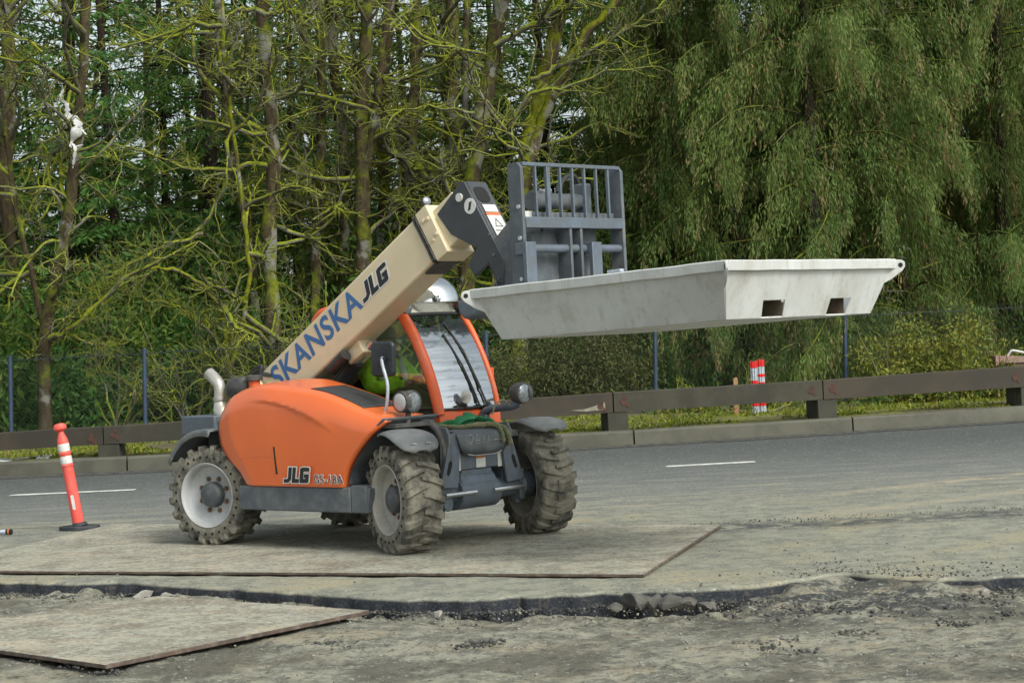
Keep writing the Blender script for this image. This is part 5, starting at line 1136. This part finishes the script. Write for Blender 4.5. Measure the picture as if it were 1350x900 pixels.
for s in (-1, 1):
    m.grid([[(U0+(U1-U0)*g+((T0+(T1-T0)*g)-(U0+(U1-U0)*g))*f, s*(UA+(TA-UA)*f+.006*math.sin(math.pi*f)*fbm(g*3, s, 1.3, 2)), ZB+(ZT-.05-ZB)*f) for f in np.linspace(0, 1, 6)] for g in np.linspace(0, 1, 25)])
m.grid([[(U0+(U1-U0)*g, y, ZB) for y in (-UA, PK[0][0]-.118, PK[0][0]+.118, PK[1][0]-.118, PK[1][0]+.118, UA)] for g in np.linspace(0, 1, 9)])
tw(m).build('tub_shell', 'tub', TB, smooth=0, solid=.010, weld=.0008)
m = MB(); e = .028
ring = [(.0, ZT-.072), (e, ZT-.066), (e+.004, ZT-.008), (e-.006, ZT), (-.02, ZT), (-.02, ZT-.012), (.0, ZT-.014)]
cs = [(T0, -TA), (T1, -TA), (T1, TA), (T0, TA)]; dg_ = [(-1, -1), (1, -1), (1, 1), (-1, 1)]
V = [[(cx+dx*o, cy+dy*o, z) for o, z in ring] for (cx, cy), (dx, dy) in zip(cs, dg_)]
for i in range(4):
    A, Bq = V[i], V[(i+1) % 4]; n = 24; rows = []
    for g in range(n+1):
        f = g/n; rows.append([tuple(np.array(a)*(1-f)+np.array(b)*f+np.array([0, 0, .004*fbm(f*4, i, 1.7, 3)*(1 if 0 < g < n else 0)])) for a, b in zip(A, Bq)])
        rows[-1].append(rows[-1][0])
    m.grid(rows)
tw(m).build('rim', 'tub', TB, smooth=35)
for yc, hw in PK:
    m = MB(); x0, x1 = U0-.002, U1-.003
    for a, b in (((yc-hw, ZB+.002), (yc-hw, ZB+PH)), ((yc-hw, ZB+PH), (yc+hw, ZB+PH)), ((yc+hw, ZB+PH), (yc+hw, ZB+.002))):
        m.add([(x0, *a), (x1, *a), (x1, *b), (x0, *b)], [(0, 1, 2, 3)])
    tw(m).build('fork_pocket', 'tub_in', TB, smooth=0, solid=.006)
for (cx, cy), (dx, dy) in zip(cs, dg_):      # lifting ears on the four corners
    m = MB(); d = np.array([dx, dy])/math.sqrt(2); n = np.array([-d[1], d[0]])*.009
    pr = [(.02, ZT-.004), (.078, ZT-.010), (.098, ZT-.025), (.10, ZT-.055), (.08, ZT-.085), (.0, ZT-.14), (-.10, ZT-.185), (-.04, ZT-.05)]
    k = 0; lo = [(cx+d[0]*a-n[0], cy+d[1]*a-n[1], z) for a, z in pr]; hi = [(cx+d[0]*a+n[0], cy+d[1]*a+n[1], z) for a, z in pr]; q = len(pr)
    m.add(lo+hi, [tuple(range(q))[::-1], tuple(range(q, 2*q))]+[(i, (i+1) % q, q+(i+1) % q, q+i) for i in range(q)]); ear = tw(m).build('lifting_ear', 'tub', TB, bevel=.003, smooth=30)
    m = MB(); c = np.array([cx+d[0]*.066, cy+d[1]*.066, ZT-.045]); nn = np.array([n[0], n[1], 0])/.009
    m.tube([c-nn*.0105, c+nn*.0105], .017, 12); tw(m).build('ear_hole', 'hole', ear, smooth=40)
m = MB(); m.box(3.45+ox, 3.57+ox, -TA-.01, -TA+.03, ZT+.001, ZT+.022); tw(m).build('rim_tab', 'galv', TB, bevel=.004)
# ================================================================== small things in the street
def cylz(m, x, y, z0, z1, r0, r1=None, n=20): return m.tube([(x, y, z0), (x, y, z1)], [r0, r1 if r1 is not None else r0], n)
def delineator():
    b = at(105, 693, 18.96); t = thing('delineator_post', 'leaning orange delineator post with two white bands on a black rubber base', 'traffic post', (b[0], b[1], ROADZ))
    inner = bpy.data.objects.new('tube', None)
    m = MB(); m.lathe([(.0001, .962), (.035, .965), (.060, .985), (.064, 1.01), (.050, 1.035), (.0, 1.045)], n=22, axis='z'); m.lathe([(.0565, .05), (.056, .10), (.0545, .5), (.054, .735), (.058, .74), (.058, .755), (.054, .76), (.054, .83), (.054, .86), (.050, .885), (.028, .945), (.026, .97)], n=22, axis='z')
    o = m.build('tube', 'del_orange', t, smooth=40); o.rotation_euler = (0, R(-8.2), 0); o.location = (.0, 0, .0)
    for z0, z1 in ((.648, .722), (.768, .842)):
        m = MB(); m.lathe([(.0555, z0), (.0562, z0+.003), (.0562, z1-.003), (.0555, z1)], n=22, axis='z'); bnd = m.build('white_band', 'sticker', o, smooth=30)
    for z in (.632, .75):
        m = MB(); m.lathe([(.055, z-.012), (.060, z-.006), (.060, z+.006), (.055, z+.012)], n=22, axis='z'); m.build('ring', 'del_orange', o, smooth=30)
    m = MB(); m.prism(rrect(-.014, .014, .20, .345, .012), -.0585, -.045, 'y'); m.build('hand_slot', 'sticker', o, smooth=0)
    m = MB(); m.prism([(.205*math.cos(a)*(1 if k % 2 else .97), .16*math.sin(a)) for k, a in enumerate(np.linspace(0, 2*math.pi, 13)[:-1])], .0, .042, 'z'); m.tube([(0, 0, .042), (-.004, 0, .075)], [.085, .062], 16); m.build('base', 'rubber_base', t, bevel=.008, smooth=35)
delineator()
# red and white striped marker
b = at(1002, 556, 31.6); t = thing('marker_post', 'galvanised marker post with red reflective stripes standing behind the guardrail', 'marker post', (b[0], b[1], .12))
for k, (dx, w_, zt) in enumerate(((-.0555, .112, .95), (.0555, .112, .975))):
    m = MB(); xs_ = [(-.5, .0), (-.32, .0), (-.24, -.035), (-.06, -.035), (0, -.012), (.06, -.035), (.24, -.035), (.32, 0), (.5, 0)]
    m.grid([[(dx+a*w_, c, z) for a, c in xs_] for z in (0, .3, .6, zt)]); u = m.build('channel', 'galv', t, smooth=0, solid=.006)
    for z0, z1 in ([(.235, .285), (.585, .645), (.845, .949)] if k == 0 else [(.235, .285), (.575, .615), (.70, .745), (.865, .974)]):
        m = MB(); m.grid([[(dx+a*w_*1.01, c-.006, z) for a, c in xs_] for z in (z0, z1)]); m.build('red_stripe', 'red_tape', u, smooth=0, solid=.003)
b = at(972, 557, 31.75); m = MB(); m.prism([(-.045, 0), (.045, 0), (.038, .70), (.02, .73), (-.03, .71)], -.02, .02); o = tag(m.build('wooden_stake', 'wood_stake', bevel=.004), 'short reddish wooden stake just left of the red striped marker post', 'stake'); o.location = (b[0], b[1], .10)
# brown box at the right edge with a curved white pipe on it
b = at(1330, 520, 33.0); t = thing('wooden_box', 'brown painted wooden box on the verge behind the guardrail at the right edge', 'box', (b[0], b[1], .15))
m = MB(); m.box(-.22, .24, -.20, .20, 0, .66); m.build('box_body', 'wood_box', t, bevel=.01)
m = MB(); m.box(-.25, -.19, -.24, .24, .0, .80); m.build('corner_board', 'wood_box', t, bevel=.006)
m = MB(); m.prism([(-.19, .66), (.30, .66), (.30, .76), (-.19, .79)], -.25, .24); m.build('lid', 'wood_box', t, bevel=.01)
m = MB(); m.tube(cr([(b[0]+.0, b[1]-.05, .93), (b[0]+.06, b[1]-.08, 1.01), (b[0]+.16, b[1]-.08, 1.0), (b[0]+.40, b[1]-.06, .92), (b[0]+.7, b[1]-.05, .7)], 18), .022, 8)
tag(m.build('bent_pipe', 'white_board', smooth=60), 'bent pale pipe arching over the brown wooden box', 'pipe')
# white sheet and clip lying on the kerb at the left
b = at(30, 604, 29.0); m = MB(); P = []
for i in range(12):
    f = i/11; P.append([(b[0]-.75+1.15*f, b[1]-.12+.25*g+.03*math.sin(f*9), .19+.02*math.sin(f*7+g)+(.04*g if f > .2 else 0)) for g in (0, .5, 1)])
m.grid(P); tag(m.build('white_sheet', 'white_board', smooth=60, solid=.012), 'flattened pale sheet lying on the kerb at the left edge', 'sheet')
b = at(55, 606, 28.95); m = MB(); m.tube(cr([(b[0]-.09, b[1], .20), (b[0]-.05, b[1], .21), (b[0]+.05, b[1], .205), (b[0]+.10, b[1], .235)], 10), [.025, .03, .03, .03, .028, .026, .024, .022, .02, .016], 8, flat=.5); m.cur = 1; m.tube([(b[0]-.11, b[1], .21), (b[0]-.08, b[1], .21)], .03, 8)
tag(m.build('plastic_clip', ['white_board', 'hole'], smooth=50), 'small white plastic piece with a black end beside the pale sheet', 'litter')
# pipe end on the road at the left frame edge
b = at(0, 698, 18.75); m = MB(); m.cyl((b[0]-.5, b[1]+.05, .005), (b[0]+.055, b[1], .005), .022, 10); o = m.build('conduit_pipe', 'galv', smooth=40); tag(o, 'white pipe end with a dark orange tip lying on the road at the left edge', 'pipe')
m = MB(); m.cyl((b[0]+.057, b[1], .005), (b[0]+.115, b[1]-.005, .003), .025, 10); m.build('dark_tip', 'hole', o); m = MB(); m.cyl((b[0]+.075, b[1]-.002, .004), (b[0]+.09, b[1]-.003, .004), .0265, 10); m.build('orange_ring', 'sticker_orange', o)
# ---- torn plastic bag hanging in the tree
Yb = 34.2; W = lambda x, y, dy=0: at(x, y, Yb+dy); m = MB()
for pts, r in [([(82, 135), (80, 127), (83, 119), (81, 113)], [.03, .05, .04, .012]), ([(83, 133), (88, 138), (89, 150), (90, 158)], [.03, .07, .085, .09]), ([(90, 156), (97, 155), (103, 164), (100, 176), (95, 186), (93, 194)], [.08, .14, .17, .16, .09, .04]), ([(92, 158), (87, 164), (88, 169)], [.08, .085, .04]), ([(104, 164), (108, 171), (114, 178)], [.07, .045, .015]), ([(94, 188), (99, 195), (98, 208), (96, 222)], [.035, .06, .05, .025]), ([(98, 194), (104, 192), (110, 191)], [.03, .02, .01])]:
    m.tube(cr([W(x, y, .05*math.sin(x)) for x, y in pts], 14), [r_*.56*(1+.45*math.sin(i*2.3+r_*60)) for i, r_ in enumerate(np.interp(np.linspace(0, 1, 14), np.linspace(0, 1, len(r)), r))], 9, flat=.28)
tag(m.build('plastic_bag', 'plastic_bag', smooth=50), 'torn white plastic bag hanging high in the bare tree at the left', 'plastic bag')
# ---- broken asphalt lumps at the cut
def lump(label, px, py, Y, s, sq, mat='chunk', group='broken asphalt lumps along the cut edge', seed=0):
    import bmesh
    bm = bmesh.new(); rs = np.random.default_rng(100+seed); pts = norm(rs.normal(size=(15, 3)))*rs.uniform(.8, 1.05, (15, 1))
    for p in pts: bm.verts.new(p)
    h_ = bmesh.ops.convex_hull(bm, input=bm.verts); bmesh.ops.delete(bm, geom=[v for v in bm.verts if not v.link_faces], context='VERTS')
    bmesh.ops.bevel(bm, geom=list(bm.edges), offset=.03, segments=1, affect='EDGES'); bmesh.ops.triangulate(bm, faces=bm.faces); bmesh.ops.subdivide_edges(bm, edges=list(bm.edges), cuts=1, use_grid_fill=True)
    for v in bm.verts:
        p = v.co.copy(); q = Vector((round(p.x*1.6)/1.6, round(p.y*1.6)/1.6, round(p.z*1.6)/1.6))
        v.co *= 1+.10*noise.noise(p*4+Vector((seed*3, 0, 0)))+.06*noise.noise(p*9)
        v.co.x *= s; v.co.y *= s*.8; v.co.z *= s*sq
    me = bpy.data.meshes.new('asphalt_lump'); bm.to_mesh(me); bm.free(); me.materials.append(MAT[mat]); me.polygons.foreach_set('use_smooth', [True]*len(me.polygons)); me.set_sharp_from_angle(angle=R(22))
    o = bpy.data.objects.new('asphalt_lump', me); COL.objects.link(o); b = at(px, py, Y); o.location = (b[0], Y, PITZ+.02+s*sq*.4); o.rotation_euler = (0, RNG.uniform(-.2, .2), RNG.uniform(0, 6)); tag(o, label, 'asphalt lump', group)
for i, a in enumerate([('flat brown lump leaning highest on the cut face, left of the dark rock pile', 838, 782, 12.16, .135, .62), ('squarish dark lump at the front of the rock pile', 886, 798, 11.98, .10, .75), ('rounded lump on top of the dark rock pile', 880, 786, 12.08, .085, .8), ('dark lump at the left foot of the rock pile', 866, 796, 12.05, .08, .9), ('lump at the right end of the rock pile', 905, 791, 12.05, .085, .65), ('long flat lump lying right of the rock pile', 932, 789, 12.0, .11, .32), ('small pale lump between the flat brown lump and the rock pile', 812, 790, 12.12, .05, .7), ]): lump(*a, seed=i)
for i, a in enumerate([('pale flat lump at the foot of the cut above the lower plate, left one', 187, 769, 13.95, .085, .5), ('pale lump at the foot of the cut above the lower plate, middle one', 222, 770, 13.75, .085, .5), ('small pale lump at the foot of the cut above the lower plate, right one', 240, 772, 13.65, .04, .8), ('pale triangular shard stuck in the cut just right of the lower plate', 578, 798, 12.2, .055, .6), ('small grey lump at the far right under the broken road edge', 1297, 770, 11.95, .05, .7)]): lump(*a, 'chunk_pale', seed=20+i)
# ---- loose grit and crumbs on the dirt, as one mass
def gnd(px, py):
    d = CR*((px-675)/FPX)+CU*((450-py)/FPX)+CF; k = (PITZ-CAMH)/d[2]; return np.array([d[0]*k, d[1]*k])
tet = np.array([(1, 0, 0), (0, 1, 0), (-1, 0, 0), (0, -1, 0), (0, 0, .75), (0, 0, -.75)])
tf_ = np.array([(0, 1, 4), (1, 2, 4), (2, 3, 4), (3, 0, 4), (1, 0, 5), (2, 1, 5), (3, 2, 5), (0, 3, 5)])
def grit(n, fx, name, label, mat, smin, smax):
    V = []; F = []; k = 0
    for _ in range(n):
        x, y, z = fx()
        s = smin+(smax-smin)*RNG.random()**4; M3 = np.linalg.qr(RNG.normal(size=(3, 3)))[0]
        V.append(((tet+RNG.uniform(-.35, .35, (6, 3)))@M3*s*.8)*[1, 1, .75]+[x, y, z+s*.15]); F.append(tf_+k); k += 6
    tag(arr_mesh(name, np.concatenate(V), np.concatenate(F), mat), label, 'grit', kind='stuff')
def pit_pos():
    x = RNG.uniform(-3.6, 3.4); c = cut_y(x); return x, c-.08-RNG.random()**1.5*3.6, PITZ+.018
def break_pos():
    while True:
        x = RNG.normal(2.1, .62); y = RNG.normal(12.15, .36)
        if y < cut_y(x)-.05: return x, y, PITZ+.03
def foot_pos():
    x = RNG.uniform(-3.9, 3.3); return x, cut_y(x)-.06-RNG.exponential(.10), PITZ+.02
def seam_pos():
    x = RNG.uniform(-1.5, 5.2); return x, 16.36+.02*x+RNG.normal(0, .13)+.22*fbm(x, 2, .9, 3), ROADZ+.005
grit(2400, seam_pos, 'seam_grit', 'dark grit along the edge of the old surfacing across the road', 'crumb', .002, .012)
def spill_pos():
    x = RNG.normal(2.3, .55); return x, cut_y(x)+.05+RNG.exponential(.28), ROADZ+.005
grit(900, spill_pos, 'spilled_crumbs', 'dark asphalt crumbs spilled on the road above the broken edge at the right', 'crumb', .003, .016)
def road_pos():
    x = RNG.uniform(-4, 4); return x, cut_y(x)+.1+RNG.random()**1.6*5, ROADZ+.004
grit(2600, pit_pos, 'dirt_grit', 'loose pale grit scattered on the dug-out dirt', 'chunk_pale', .003, .017)
grit(2600, break_pos, 'asphalt_crumbs', 'dark asphalt crumbs heaped round the break in the road edge at the right', 'crumb', .003, .026)
grit(3200, foot_pos, 'cut_rubble', 'crumbled asphalt along the foot of the cut road edge', 'crumb', .004, .024)
CL = [tuple(at(px, py, 1)[:2]*0+gnd(px, py)) for px, py in ((430, 852), (462, 858), (480, 850), (620, 855), (640, 850), (1000, 850), (1030, 845), (1010, 858), (1060, 862), (1120, 838), (1150, 842), (1240, 822), (1262, 826), (1190, 818), (1290, 818), (1330, 812), (20, 862), (60, 872), (100, 882), (140, 890))]
def clod_pos():
    c = CL[RNG.integers(len(CL))]; return c[0]+RNG.normal(0, .055), c[1]+RNG.normal(0, .05), PITZ+.016
grit(1700, clod_pos, 'dirt_clods', 'small dark heaps of crumbled dirt and asphalt on the dug-out ground', 'crumb', .003, .022)
grit(1100, road_pos, 'road_grit', 'fine grit scattered over the dusty road', 'chunk_pale', .003, .016)
b = at(1012, 543, 32.0); tb = Tubes(); grow(tb, np.array([0, 0, .03]), (1, -.1, .08), .55, .02, 1, 2, SIDES, (0, 5), gn=.4); o = tb.build('fallen_branch', 'twig_moss'); o.location = (b[0], 32.0, .22); tag(o, 'short dead branch lying on the verge right of the striped marker', 'branch')
